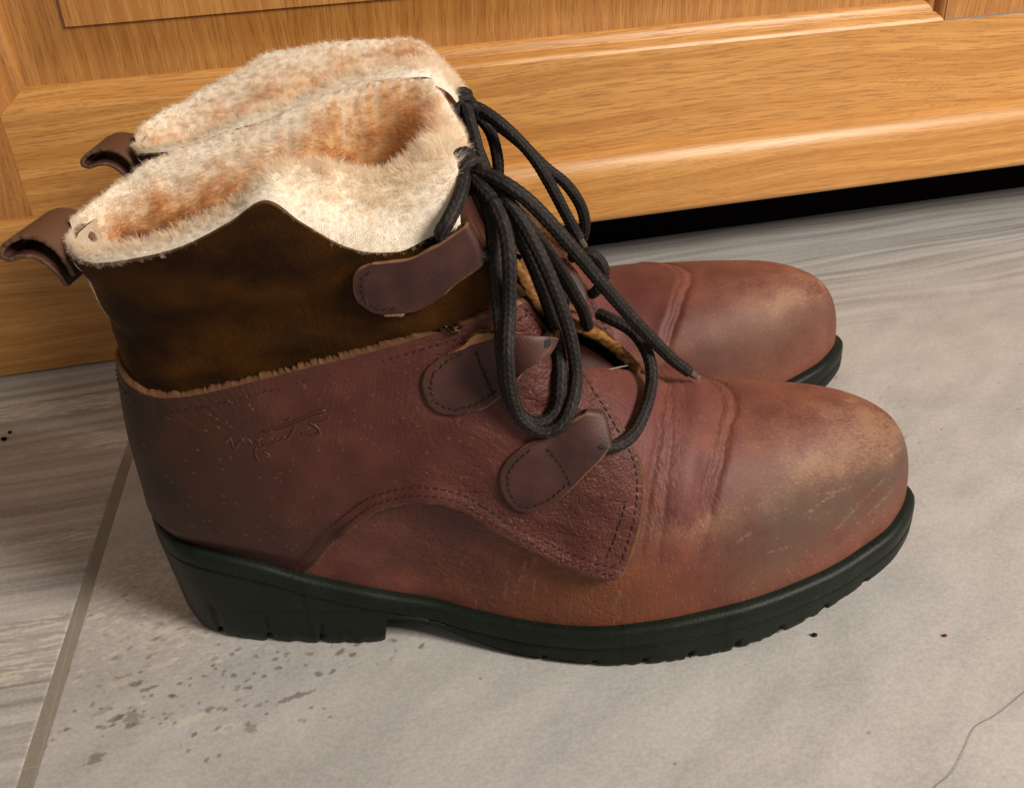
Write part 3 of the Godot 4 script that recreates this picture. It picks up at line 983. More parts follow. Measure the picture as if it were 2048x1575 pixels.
func make_boot(near: Flank, far: Flank, second: bool) -> Node3D:
	var boot := Node3D.new()
	boot.name = "boot"
	add_child(boot, true)
	var fine := not second
	# --- outsole
	outsole(boot, near, far, second)
	# --- vamp: the leather that runs round under the side panels and over the toes
	var na := 460
	var nb := 120
	var b := Builder.new()
	var wear := 1.0 if fine else 0.45
	var pn := skin(near, na, nb, true, 1.0 if fine else 0.55)
	var pf := skin(far, na, nb, false, 1.0 if fine else 0.55)
	var nn := Builder.grid_normals(pn, na, nb, 1.0)
	var nf := Builder.grid_normals(pf, na, nb, -1.0)
	for i in na:
		for j in nb:
			var k := i * nb + j
			if pn[k].distance_to(pf[k]) < 0.0006:
				var m := (nn[k] + nf[k]).normalized()
				nn[k] = m
				nf[k] = m
	var cn := PackedColorArray()
	var cf := PackedColorArray()
	for i in na:
		for j in nb:
			var k := i * nb + j
			cn.append(vamp_color(pn[k], float(i) / (na - 1), float(j) / (nb - 1), wear))
			cf.append(vamp_color(pf[k], float(i) / (na - 1), float(j) / (nb - 1), wear * 0.5))
	var suv := PackedVector2Array()      # (s, t) on the skin
	for i in na:
		var s := float(i) / (na - 1)
		for j in nb:
			suv.append(Vector2(s, (minf(1.0, seam_at(s) - 0.012) if s < 0.5 else 1.0) * j / (nb - 1)))
	b.grid(pn, na, nb, 1.0, cn, nn, suv)
	b.grid(pf, na, nb, -1.0, cf, nf, suv)
	if not mats.has("vamp_hide"):
		var full := PackedVector3Array()
		for i in 200:
			for j in 60:
				full.append(near.at(i / 199.0, j / 59.0))
		mats.vamp_hide = hide_material(hide_relief(true, full, 200, 60, 1100, 480), 0.085, 0.56)
	part(b, "vamp", mats.vamp_hide, boot)
	# --- side panels from the heel to the laces, raw edges showing
	var bottom := PackedVector2Array([Vector2(0, 0.004), Vector2(0.1, 0.004), Vector2(0.2, 0.004), Vector2(0.2075, 0.004)])
	bottom.append_array(line2(ARCH))
	var left := PackedVector2Array([Vector2(0, 0.004), Vector2(0, 0.3), Vector2(0, 0.628)])
	for side: Flank in [near, far]:
		var qa := 330 if side == near else 120
		var qb := 130 if side == near else 60
		var g := coons(bottom, line2(FRONT), line2(SEAM), left, qa, qb, 4.0)
		var p := PackedVector3Array()
		for q in g:
			var n := side.normal(q.x, q.y)
			var r := side.at(q.x, q.y)
			p.append(r + n * panel_lift(r) * lerpf(0.15, 1.0, smoothstep(0.0, 0.10, q.y)))
		for i in range(int(qa * 0.40), qa):      # the cut edge stands off a little along the arch
			var from := p[i * qb]
			for j in mini(30, qb):
				var d := p[i * qb + j].distance_to(from)
				p[i * qb + j] += side.normal(g[i * qb + j].x, g[i * qb + j].y) * edge_off(d) * smoothstep(0.40, 0.46, float(i) / qa)
		b = Builder.new()
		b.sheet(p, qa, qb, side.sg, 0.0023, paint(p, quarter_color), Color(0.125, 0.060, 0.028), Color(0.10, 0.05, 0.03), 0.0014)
		if not mats.has("panel_hide"):
			mats.panel_hide = hide_material(hide_relief(false, p, qa, qb, 1000, 480), 0.095, 0.54)
		part(b, "side_panel", mats.panel_hide, boot)
	# --- collar above the seam
	for side: Flank in [near, far]:
		var qa := 170
		var qb := 60
		var p := PackedVector3Array()
		for i in qa:
			var s := 0.512 * i / (qa - 1)
			var t0 := seam_at(s) - 0.03
			for j in qb:
				var t := lerpf(t0, 1.0, float(j) / (qb - 1))
				var n := side.normal(s, t)
				var r := side.at(s, t)
				var lift := 0.0007 + 0.0007 * rough_noise.get_noise_3d(r.x * 240.0, r.y * 520.0, r.z * 240.0)
				var fold := (r.y - (0.1244 + 0.171 * r.x)) / 0.0075
				lift -= 0.0036 * exp(-fold * fold) * smoothstep(0.42, 0.22, s) * smoothstep(0.0, 0.06, s)
				lift -= 0.0008 * bell(r.y - 0.1500 - 0.05 * r.x + 0.004 * sin(r.x * 90.0), 0.004) * smoothstep(0.3, 0.1, s)
				lift += 0.0016 * bell(t - t0 - 0.10, 0.06) * (1.0 - smoothstep(0.3, 0.5, s))   # the leather rolls over the seam
				lift = lerpf(0.0004, lift, smoothstep(0.01, 0.07, t - t0 - 0.03))
				p.append(r + n * lift)
		b = Builder.new()
		b.sheet(p, qa, qb, side.sg, 0.0022, paint(p, collar_color), Color(0.085, 0.045, 0.022), Color(0.5, 0.42, 0.32))
		part(b, "collar", mats.suede, boot)
	# --- stitching
	b = Builder.new()
	var thread := Color(0.030, 0.015, 0.012)
	for side: Flank in ([near, far] if fine else [near]):
		stitch(b, side, line2(SEAM), -1.0, -0.0042 * side.sg, thread)
		stitch(b, side, line2(ARCH), -2.0, 0.0022 * side.sg, thread)
		stitch(b, side, line2(ARCH), -2.0, 0.0048 * side.sg, thread)
		stitch(b, side, line2(FRONT), -1.0, 0.0022 * side.sg, thread)
		stitch(b, side, line2("0.6033,0.3906 0.629,0.382 0.6576,0.3834"), -1.0, 0.0, thread)
		stitch(b, side, line2("0.6035,0.1700 0.618,0.172 0.632,0.22 0.645,0.30 0.6555,0.3834"), -1.0, 0.0022 * side.sg, thread)
	part(b, "stitching", mats.lace, boot).set_meta("kind", "stuff")
	# --- lace loops: D-shaped leather tabs folded at the front
	for side: Flank in [near]:
		if fine:
			lace_loop(boot, side, ["0.3917,0.985 0.3767,0.9657 0.3674,0.9256 0.3674,0.8856 0.3774,0.8684 0.4024,0.8684", "0.4024,0.8684 0.4303,0.8684 0.441,0.8698 0.4600,0.8900", "0.4600,0.8900 0.458,0.94 0.453,0.985", "0.3917,0.985 0.4182,0.988 0.4353,0.986 0.453,0.985"], "0.4382,0.9728 0.4389,0.9285 0.4396,0.877", 0.0085, Vector3(0.866, 0.5, 0.0))
		lace_loop(boot, side, ["0.4568,0.7182 0.4389,0.7282 0.4224,0.7096 0.4182,0.6781 0.421,0.6423 0.4325,0.6037 0.4475,0.5722", "0.4475,0.5722 0.4668,0.5594 0.4825,0.5937 0.4968,0.6624 0.5189,0.7711", "0.5189,0.7711 0.527,0.83 0.5320,0.905", "0.4568,0.7182 0.4682,0.7239 0.4868,0.7711 0.5104,0.845 0.5320,0.905"], "0.4646,0.7096 0.4689,0.6567 0.4761,0.6023 0.4782,0.5866", 0.0, Vector3(0.85, 0.5, -0.15))
		lace_loop(boot, side, ["0.5125,0.505 0.4918,0.4564 0.4803,0.402 0.4811,0.3562 0.4889,0.3247 0.5039,0.3119 0.5254,0.3276", "0.5254,0.3276 0.5518,0.3705 0.5733,0.4206 0.5911,0.4807 0.6147,0.5708", "0.6147,0.5708 0.61,0.625 0.6033,0.671 0.5811,0.6767", "0.5125,0.505 0.5304,0.5322 0.554,0.6023 0.5811,0.6767"], "0.5304,0.5193 0.5511,0.485 0.569,0.422", 0.0, Vector3(0.8, 0.6, -0.2))
	# --- heel loop
	pull_loop(boot, second)
	# --- tongue under the laces, and the bare suede edge of the far lace row
	b = Builder.new()
	var tp := PackedVector3Array()
	for i in 40:
		var s := lerpf(0.45, 0.71, i / 39.0)
		var ka := near.at(s, 1.0)
		var kb := far.at(s, 1.0)
		for j in 14:
			var f := lerpf(0.02, 0.98, j / 13.0)
			var q := ka.lerp(kb, f)
			q.y -= 0.0065 - 0.003 * sin(PI * clampf(f, 0.0, 1.0)) + 0.01 * maxf(absf(f - 0.5) - 0.5, 0.0)
			q.x -= 0.003
			tp.append(q)
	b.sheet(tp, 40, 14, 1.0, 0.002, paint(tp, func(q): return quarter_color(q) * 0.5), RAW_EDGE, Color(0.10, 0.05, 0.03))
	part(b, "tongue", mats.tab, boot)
	b = Builder.new()
	var ep := []
	for i in 26:
		var s := lerpf(0.512, 0.690, i / 25.0)
		var q := far.at(s, 1.0)
		ep.append(q + Vector3(0, -0.0012 + 0.0005 * rough_noise.get_noise_1d(i * 60.0), 0.0006))
	b.tube(smooth_line(ep, 0.0010), 0.0021, 12, Color(0.36, 0.175, 0.060), Color.WHITE, 0.0)
	for i in b.v.size():
		var k := fine_noise.get_noise_3d(b.v[i].x * 9000.0, b.v[i].y * 9000.0, b.v[i].z * 9000.0)
		b.v[i] += b.n[i] * 0.0006 * k
		b.c[i] = b.c[i] * (1.0 + 0.9 * k)
	part(b, "facing_edge", mats.raw, boot)
	# --- fleece
	fleece(boot, near, far, second)
	return boot

func outsole(boot: Node3D, near: Flank, far: Flank, second: bool) -> void:
	var b := Builder.new()
	var loop := []      # [point on the feather line, outward]
	var m := 420
	for i in m + 1:
		var s := float(i) / m
		var k := mini(int(s * 1024), 1024)
		loop.append([near.foot[k], near.out[k]])
	for i in range(m - 1, 0, -1):
		var k := mini(int(float(i) / m * 1024), 1024)
		loop.append([far.foot[k], far.out[k]])
	loop.append(loop[0])
	# blend the outward directions at heel and toe tips
	loop[0] = [loop[0][0], Vector2(-1, 0)]
	loop[-1] = loop[0]
	loop[m] = [loop[m][0], Vector2(1, 0)]
	var notch := [.0235, .043, .0635, .1480, .1655, .1830, .1995, .2170, .234, .252, .270]
	var p := PackedVector3Array()
	var cc := PackedColorArray()
	var rows := 0
	for e in loop:
		var f: Vector3 = e[0]
		var o: Vector2 = e[1]
		var u := f.x
		var yb := 0.0003
		yb += 0.0055 * pow(clampf((0.013 - u) / 0.015, 0.0, 1.0), 2.0)
		yb += 0.0115 * smoothstep(0.0865, 0.0895, u) * (1.0 - smoothstep(0.0895, 0.140, u))
		yb += 0.013 * pow(clampf((u - 0.205) / 0.09, 0.0, 1.0), 1.8)
		var cut := 0.0
		for q in notch:
			cut = maxf(cut, 1.0 - smoothstep(0.0006, 0.0016, absf(u - q + 0.002 * signf(f.z) * 0.0)))
		var chip := maxf(0.0, rough_noise.get_noise_2d(u * 2600.0, f.z * 900.0)) * 0.0016
		var yf := f.y
		var tuck := 0.0012 * (1.0 - smoothstep(0.0, 0.03, u))     # the heel block leans in at the back
		var prof := [
			[-0.004, yf + 0.0012], [0.0016, yf + 0.0004], [0.0030, yf - 0.0004], [0.0038, yf - 0.0016], [0.0040, yf - 0.0036], [0.0040, yf - 0.0068],
			[0.0034, yf - 0.0073], [0.0034, yf - 0.0078], [0.0041, yf - 0.0084],
			[0.0040 - tuck * 0.4, lerpf(yf - 0.0084, yb, 0.45)], [0.0040 - tuck * 0.8 - cut * 0.001, lerpf(yf - 0.0084, yb, 0.62)], [0.0040 - tuck - cut * 0.0006, minf(yb + 0.0052, lerpf(yf - 0.0084, yb, 0.75))], [0.0039 - tuck - cut * 0.0040 - chip * 0.5, yb + 0.0030 + cut * 0.0022],
			[0.0034 - tuck - cut * 0.005 - chip, yb + 0.0006 + cut * 0.0026], [0.0015 - tuck - cut * 0.005, yb + cut * 0.0030], [-0.018, yb + 0.0004], [-0.026, yb + 0.0004]]
		rows = prof.size()
		for r in prof:
			var d: float = r[0]
			if d > 0.0:
				d *= 0.35 + 0.65 * smoothstep(0.0, 0.03, u)
			if r[0] < -0.01:
				d = -minf(-r[0], absf(f.z) + 0.002)
			var low := clampf((yf - 0.008 - r[1]) / maxf(yf - 0.008, 0.001), 0.0, 1.0)
			p.append(Vector3(f.x + o.x * d, r[1], f.z + o.y * d - 0.0062 * low * (1.0 - smoothstep(0.0, 0.075, u)) * (-1.0 if second else 1.0)))
			var n := rough_noise.get_noise_3d(f.x * 900.0, r[1] * 900.0, f.z * 900.0)
			var c := Color(0.075, 0.125, 0.085) * (1.0 + 0.3 * n)
			cc.append(c)
	b.grid(p, loop.size(), rows, -1.0, cc)
	part(b, "outsole", mats.rubber, boot)

func lace_loop(boot: Node3D, side: Flank, lines: Array, cross: String, reach: float, dir: Vector3) -> void:
	var na := 34
	var nb := 24
	var g := coons(line2(lines[1]), line2(lines[2]), line2(lines[3]), reversed2(line2(lines[0])), na, nb)
	var p := PackedVector3Array()
	var rows := na
	for i in na:
		var x := float(i) / (na - 1)
		for j in nb:
			var q := g[i * nb + j]
			var n := side.normal(q.x, q.y)
			p.append(side.at(q.x, q.y) + n * (0.0037 + (0.0042 if reach == 0.0 else 0.0022) * smoothstep(0.40, 1.0, x)))
	# the strap runs on past the edge, turns over and comes back beneath
	var r := 0.0028 if reach == 0.0 else 0.0022
	var free := int(reach / 0.0008)
	var last := []
	for j in nb:
		var a := p[(na - 1) * nb + j]
		var q := g[(na - 1) * nb + j]
		var n := side.normal(q.x, q.y)
		var d := (a - p[(na - 3) * nb + j]).normalized()
		d = (d - n * d.dot(n)).normalized()
		last.append([a, d, n])
	# one direction for the whole fold
	var nm := Vector3.ZERO
	for e in last:
		nm += e[2]
	nm = nm.normalized()
	for e in last:
		e[2] = nm
	var dm := Vector3(dir.x, dir.y, dir.z * side.sg)
	dm = (dm - nm * dm.dot(nm)).normalized()
	for k in free:
		for j in nb:
			p.append(last[j][0] + dm * reach * (k + 1) / free)
		rows += 1
	for k in 10:
		var a := PI * (k + 1) / 10.0
		for j in nb:
			p.append(last[j][0] + dm * (reach + r * sin(a)) - last[j][2] * r * (1.0 - cos(a)))
		rows += 1
	for k in (5 if reach == 0.0 else 1):
		for j in nb:
			p.append(last[j][0] + dm * (reach - 0.0016 * (k + 1)) - last[j][2] * (2.0 * r + 0.0001 * k))
		rows += 1
	var b := Builder.new()
	var tone := func(q: Vector3) -> Color:
		var n := rough_noise.get_noise_3d(q.x * 1500.0, q.y * 1500.0, q.z * 1500.0)
		return Color(0.042, 0.0175, 0.0165).lerp(Color(0.068, 0.026, 0.0225), clampf(0.4 + 0.9 * n, 0.0, 1.0))
	b.sheet(p, rows, nb, side.sg, 0.0014, paint(p, tone), Color(0.19, 0.098, 0.052), Color(0.22, 0.10, 0.045), 0.0004)
	var o := part(b, "lace_loop", mats.tab, boot)
	var t := Builder.new()
	var rim := line2(lines[0])
	if reach == 0.0:
		rim.append_array(line2(lines[1]).slice(1, 3))
	stitch(t, side, rim, 0.0039, 0.0021 * side.sg, Color(0.020, 0.011, 0.010), 0.0024)
	stitch(t, side, line2(cross), 0.0043, 0.0, Color(0.020, 0.011, 0.010), 0.0024)
	part(t, "stitching", mats.lace, o).set_meta("kind", "stuff")

func reversed2(l: PackedVector2Array) -> PackedVector2Array:
	var r := l.duplicate()
	r.reverse()
	return r

func pull_loop(boot: Node3D, second: bool) -> void:
	var b := Builder.new()
	var shift := Vector3(-0.007, -0.002, 0.0) if second else Vector3.ZERO
	var line := [Vector3(.0045, .1490, 0), Vector3(.0024, .1565, 0), Vector3(-.0010, .1606, 0), Vector3(-.0060, .1622, 0), Vector3(-.0108, .1610, 0), Vector3(-.0140, .1584, 0), Vector3(-.0134, .1566, 0), Vector3(-.0085, .1576, 0), Vector3(-.0035, .1562, 0), Vector3(.0005, .1515, 0), Vector3(.0028, .1460, 0)]
	var pts := smooth_line(line, 0.0007)
	var p := PackedVector3Array()
	var nb := 22
	for i in pts.size():
		for j in nb:
			var w := lerpf(0.0125, -0.0125, float(j) / (nb - 1))
			var k := rough_noise.get_noise_2d(i * 9.0, 40.0) * 0.0006
			p.append(pts[i] + shift + Vector3(-0.10 * w if not second else -0.05 * w, 0.0, w + (k if j == 0 else 0.0)))
	var tone := func(q: Vector3) -> Color:
		var n := rough_noise.get_noise_3d(q.x * 1200.0, q.y * 1200.0, q.z * 1200.0)
		return Color(0.050, 0.020, 0.0210).lerp(Color(0.068, 0.027, 0.0265), clampf(0.4 + 0.9 * n, 0.0, 1.0))
	b.sheet(p, pts.size(), nb, 1.0, 0.0016, paint(p, tone), Color(0.11, 0.058, 0.032), Color(0.10, 0.05, 0.03))
	part(b, "pull_loop", mats.tab, boot)

# the sheepskin that lines the shaft: a soft wall from rim to rim with a deep valley, and hair on all of it
func fleece(boot: Node3D, near: Flank, far: Flank, second: bool) -> void:
	var na := 260
	var nb := 180
	var p := PackedVector3Array()
	var deep := PackedFloat32Array()
	for i in na:
		var s := 0.002 + 0.468 * i / (na - 1)
		var a := near.at(s, 1.0)
		var z := far.at(s, 1.0)
		var na_ := near.normal(s, 0.98)
		var front := smoothstep(0.23, 0.35, s)
		var depth := 0.046 * smoothstep(0.0, 0.10, s) * (1.0 - smoothstep(0.30, 0.455, s))
		var valley := lerpf(0.34, 0.50, front)
		for j in nb:
			var c := float(j) / (nb - 1)
			var q := a.lerp(z, c)
			var v := 0.0
			if c < valley:
				v = smoothstep(lerpf(0.13, 0.18, front), valley, c)
			else:
				v = 1.0 - smoothstep(valley + 0.14, 0.97, c)
			var pillow := 0.0
			if not second:
				pillow = 0.0125 * front * sin(PI * clampf(c / 0.52, 0.0, 1.0)) * 0.85 + 0.006 * smoothstep(0.40, 0.46, s) * sin(PI * c)
			else:
				pillow = 0.004 * front * sin(PI * c)
			q.y += -depth * v + pillow - 0.0006
			# rounded edge just inside the leather, spilling over it where the pile is thick
			var edge := bell(c, 0.03)
			q += Vector3(na_.x, 0, na_.z) * 0.0012 * bell(c - 0.035, 0.05) * front
			q.y += 0.0022 * (1.0 - edge) * (1.0 - v)
			q.y += 0.0034 * smoothstep(0.8, 0.97, c)
			var n := rough_noise.get_noise_3d(q.x * 900.0, q.y * 900.0, q.z * 900.0)
			q.y += 0.0010 * n * (1.0 - edge)
			q.y += 0.0005 * rough_noise.get_noise_3d(q.x * 5200.0, q.y * 5200.0, q.z * 5200.0) * (1.0 - edge)
			q.y += 0.0003 * rough_noise.get_noise_3d(q.x * 12000.0, q.y * 12000.0, q.z * 12000.0) * (1.0 - edge)
			# front end closes down over the instep
			p.append(q)
			deep.append(v * depth)
	var cols := PackedColorArray()
	for i in na:
		for j in nb:
			cols.append(wool_color(p[i * nb + j], float(i) / (na - 1), float(j) / (nb - 1), deep[i * nb + j], second))
	var b := Builder.new()
	var pile := p.duplicate()
	for i in na:      # the rims of the lining turn down inside the leather
		for e in [0, nb - 1]:
			var inner := p[i * nb + (1 if e == 0 else nb - 2)]
			p[i * nb + e] = p[i * nb + e].lerp(inner, 0.8) - Vector3(0, 0.003 if e == 0 else 0.0008, 0)
	b.grid(p, na, nb, 1.0, cols)
	var o := part(b, "fleece_lining", mats.wool, boot)
	# hair: small tufts
	var nor := Builder.grid_normals(pile, na, nb, 1.0)
	var rn := RandomNumberGenerator.new()
	rn.seed = 91 if second else 17
	var tuft := Builder.new()
	for k in 16:
		var a := rn.randf() * TAU
		var rr := 0.0014 * sqrt(rn.randf())
		var root := Vector3(cos(a) * rr, -0.0004, sin(a) * rr)
		var lean := Vector3(rn.randf_range(-1, 1), 0, rn.randf_range(-1, 1)) * 0.0011
		var len_ := rn.randf_range(0.0016, 0.0038)
		var curl := rn.randf() * TAU
		var face := Vector3(cos(curl), 0, sin(curl))
		var hp := PackedVector3Array()
		for i in 4:
			var f := i / 3.0
			var mid := root + Vector3(0, len_ * f, 0) + lean * f * f + Vector3(sin(curl + f * 5.0), 0, cos(curl + f * 5.0)) * 0.00042 * f
			var wd := 0.000045 * (1.0 - 0.6 * f)
			hp.append(mid - face * wd)
			hp.append(mid + face * wd)
		tuft.grid(hp, 4, 2, 1.0, Color.WHITE)
	var count := 10000 if not second else 8000
	var mm := MultiMesh.new()
	mm.transform_format = MultiMesh.TRANSFORM_3D
	mm.use_colors = true
	mm.mesh = tuft.mesh()
	mm.instance_count = count
	for k in count:
		var fi := rn.randf() * (na - 1.001)
		var fj := rn.randf() * (nb - 1.001)
		var i := int(fi)
		var j := int(fj)
		var q := pile[i * nb + j].lerp(pile[(i + 1) * nb + j], fi - i)
		q += (pile[i * nb + j + 1] - pile[i * nb + j]) * (fj - j)
		var n := nor[i * nb + j]
		var v := deep[i * nb + j]
		var cl := rough_noise.get_noise_3d(q.x * 2200.0, q.y * 2200.0, q.z * 2200.0)
		var cl2 := rough_noise.get_noise_3d(q.x * 2200.0 + 500.0, q.y * 2200.0, q.z * 2200.0)
		var up := (n + Vector3(cl, 6.0 * v, cl2) * 1.1).normalized()
		var x := up.cross(Vector3(rn.randf_range(-1, 1), rn.randf_range(-1, 1), rn.randf_range(-1, 1))).normalized()
		var c := float(j) / (nb - 1)
		var s := float(i) / (na - 1)
		var edge := minf(minf(c, 1.0 - c), s + 0.02)
		var size := lerpf(0.42, 1.15, smoothstep(0.02, 0.18, edge)) * rn.randf_range(0.7, 1.25)
		mm.set_instance_transform(k, Transform3D(Basis(x, up, x.cross(up)) * size, q))
		var col := wool_color(q, s, c, v, second) * rn.randf_range(0.94, 1.10)
		mm.set_instance_color(k, Color(col.r, col.g, col.b, 1.0))
	var h := MultiMeshInstance3D.new()
	h.name = "wool_hair"
	h.multimesh = mm
	h.material_override = mats.hair
	h.set_meta("kind", "stuff")
	o.add_child(h, true)

func wool_color(q: Vector3, s: float, c: float, v: float, second: bool) -> Color:
	var n := rough_noise.get_noise_3d(q.x * 700.0, q.y * 700.0, q.z * 700.0)
	var f := rough_noise.get_noise_3d(q.x * 2600.0 + 30.0, q.y * 2600.0, q.z * 2600.0)
	var cream := Color(0.93, 0.84, 0.71)
	var tan_ := Color(0.80, 0.48, 0.22)
	var brown := Color(0.34, 0.115, 0.026)
	# stained where feet have rubbed: from behind the near rim up the far wall, to its top at the front
	var tufts := rough_noise.get_noise_2d(s * 700.0, 3.0 + (40.0 if second else 0.0))
	var low := lerpf(0.155, 0.435, smoothstep(0.36, 0.58, s)) + 0.015 * n
	var high := lerpf(0.80, 1.06, smoothstep(0.42, 0.66, s)) + 0.05 * n + 0.07 * tufts
	if second:
		low = 0.60 + 0.03 * n
		high = 0.97 + 0.05 * n + 0.06 * tufts
	var back := 1.0 - smoothstep(0.42, 0.66, s)
	high = lerpf(high, 0.95 + 0.04 * n + 0.04 * tufts, back)
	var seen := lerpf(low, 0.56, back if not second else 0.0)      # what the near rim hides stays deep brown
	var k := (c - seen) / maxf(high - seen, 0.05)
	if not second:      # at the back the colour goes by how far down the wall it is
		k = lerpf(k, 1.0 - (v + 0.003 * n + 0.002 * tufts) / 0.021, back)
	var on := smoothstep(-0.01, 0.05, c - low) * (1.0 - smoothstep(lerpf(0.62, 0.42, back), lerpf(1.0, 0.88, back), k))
	on *= smoothstep(0.09, 0.16, s + 0.02 * n) * (1.0 - smoothstep(0.86, 0.97, s + 0.02 * n))
	if second:
		on *= 0.65 + 0.5 * n
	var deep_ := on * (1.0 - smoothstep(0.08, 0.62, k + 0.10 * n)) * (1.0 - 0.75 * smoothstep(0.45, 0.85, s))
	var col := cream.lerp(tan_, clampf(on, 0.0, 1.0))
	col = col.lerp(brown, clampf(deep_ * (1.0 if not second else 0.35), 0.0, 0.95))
	return col * (1.0 + 0.05 * f)

# ------------------------------------------------------------------ laces
func lace(boot: Node3D, pts: Array, rad: float, tip: String) -> void:
	var b := Builder.new()
	var l := smooth_line(pts, 0.00036)
	b.tube(l, rad, 40, Color(0.0070, 0.0052, 0.0047), Color(0.050, 0.040, 0.039), 0.11)
	var o := part(b, "lace", mats.lace, boot)
	if tip:
		var m := l.size()
		var d := (l[m - 1] - l[m - 8]).normalized()
		var t := Builder.new()
		var q := []
		for k in 5:
			q.append(l[m - 1] + d * (0.0016 * k - 0.001) + Vector3(0, 0.00015 * (k % 2), 0))
		t.tube(smooth_line(q, 0.0008), rad * 0.62, 10, Color(0.16, 0.13, 0.11), Color(0.3, 0.25, 0.2), 0.0)
		var rn := RandomNumberGenerator.new()
		rn.seed = m
		for k in 9:
			var side := d.cross(Vector3(rn.randf_range(-1, 1), rn.randf_range(-1, 1), rn.randf_range(-1, 1))).normalized()
			var e := l[m - 1] + d * 0.0052
			t.tube(PackedVector3Array([e, e + d * 0.0012 + side * 0.0008, e + d * 0.0026 + side * 0.0013]), 0.00022, 5, Color(0.35, 0.30, 0.25), Color.WHITE, 0.0)
		part(t, "aglet", mats.raw, o)

func knot(boot: Node3D, at: Vector3, size: float, turn: float) -> void:
	var pts := []
	for k in 26:
		var a := TAU * 2.2 * k / 25.0
		var p := Vector3(cos(a) * 0.0034, 0.0042 * sin(a), -0.0045 + 0.009 * k / 25.0).rotated(Vector3.UP, turn).rotated(Vector3(1, 0, 0), 0.5)
		pts.append(at + p * size)
	lace(boot, pts, 0.0022, "")

func near_laces(boot: Node3D) -> void:
	lace(boot, line3("0.1390,0.1707,0.0300; 0.1418,0.1643,0.0360; 0.1426,0.1561,0.0410; 0.1418,0.1409,0.0400; 0.1403,0.1283,0.0460; 0.1406,0.1157,0.0450; 0.1427,0.1049,0.0430; 0.1470,0.0996,0.0438; 0.1523,0.0986,0.0447; 0.1573,0.1019,0.0439; 0.1605,0.1075,0.0398; 0.1621,0.1120,0.0330; 0.1609,0.1246,0.0330; 0.1583,0.1357,0.0340; 0.1548,0.1468,0.0340; 0.1508,0.1567,0.0320; 0.1461,0.1653,0.0290; 0.1407,0.1712,0.0240; 0.1336,0.1757,0.0180"), 0.0022, "")
	lace(boot, line3("0.1336,0.1745,0.0200; 0.1365,0.1726,0.0260; 0.1390,0.1707,0.0300"), 0.0022, "")
	lace(boot, line3("0.1356,0.1726,0.0220; 0.1380,0.1655,0.0280; 0.1384,0.1564,0.0330; 0.1386,0.1462,0.0357; 0.1389,0.1343,0.0400; 0.1389,0.1231,0.0415; 0.1403,0.1100,0.0414; 0.1450,0.1022,0.0423; 0.1510,0.1010,0.0423; 0.1553,0.1045,0.0403; 0.1568,0.1122,0.0364; 0.1572,0.1181,0.0310; 0.1555,0.1295,0.0280; 0.1524,0.1418,0.0280; 0.1480,0.1538,0.0260; 0.1425,0.1638,0.0240; 0.1363,0.1716,0.0180"), 0.0022, "")
	lace(boot, line3("0.1321,0.1759,0.0160; 0.1366,0.1761,0.0210; 0.1423,0.1746,0.0260; 0.1493,0.1694,0.0280; 0.1565,0.1607,0.0270; 0.1642,0.1497,0.0240; 0.1725,0.1372,0.0200; 0.1806,0.1251,0.0150; 0.1903,0.1113,0.0090; 0.1997,0.0987,0.0030; 0.2070,0.0905,-0.0015"), 0.0022, "frayed")
	lace(boot, line3("0.1335,0.1740,0.0140; 0.1392,0.1694,0.0190; 0.1464,0.1621,0.0200; 0.1530,0.1528,0.0190; 0.1594,0.1409,0.0150; 0.1646,0.1290,0.0090; 0.1679,0.1204,0.0030; 0.1701,0.1110,-0.0020"), 0.0022, "")
	lace(boot, line3("0.1670,0.0908,0.0430; 0.1690,0.0907,0.0434; 0.1745,0.0891,0.0412; 0.1808,0.0897,0.0354; 0.1865,0.0929,0.0254; 0.1905,0.0954,0.0131; 0.1911,0.1002,0.0060; 0.1885,0.1060,0.0020; 0.1849,0.1090,-0.0030; 0.1795,0.1110,-0.0070; 0.1747,0.1118,-0.0120"), 0.0022, "")
	lace(boot, line3("0.1500,0.1245,0.0362; 0.1530,0.1258,0.0345; 0.1571,0.1228,0.0200; 0.1595,0.1238,0.0120; 0.1611,0.1246,0.0020; 0.1607,0.1255,-0.0080"), 0.0022, "")
	lace(boot, line3("0.1313,0.1573,0.0350; 0.1345,0.1559,0.0355; 0.1380,0.1556,0.0310; 0.1412,0.1551,0.0240; 0.1439,0.1528,0.0120; 0.1461,0.1501,-0.0020; 0.1448,0.1492,-0.0120"), 0.0022, "")
	lace(boot, line3("0.1307,0.1774,0.0180; 0.1305,0.1745,0.0260; 0.1283,0.1710,0.0330; 0.1256,0.1676,0.0375; 0.1236,0.1640,0.0370; 0.1262,0.1590,0.0340; 0.1298,0.1570,0.0335"), 0.0022, "")
	knot(boot, Vector3(0.1320, 0.1755, 0.0170), 1.0, 0.5)
	# loose white threads at the lace edge
	for k in 5:
		var b := Builder.new()
		if k < 4:
			var o := Vector3(0.0025 * k, -0.002 * k, 0.0)
			b.tube(smooth_line([Vector3(0.1475, 0.136, -0.004) + o, Vector3(0.150, 0.1372 - 0.0006 * k, -0.003) + o, Vector3(0.1545 + 0.001 * k, 0.1366, -0.006) + o], 0.0008), 0.00022, 5, Color(0.4, 0.36, 0.32), Color.WHITE, 0.0)
		else:
			b.tube(smooth_line([Vector3(0.165, 0.1045, 0.016), Vector3(0.172, 0.1010, 0.0125), Vector3(0.178, 0.1000, 0.009), Vector3(0.1835, 0.0985, 0.005)], 0.001), 0.00025, 6, Color(0.4, 0.36, 0.32), Color.WHITE, 0.0)
		part(b, "loose_thread", mats.raw, boot)

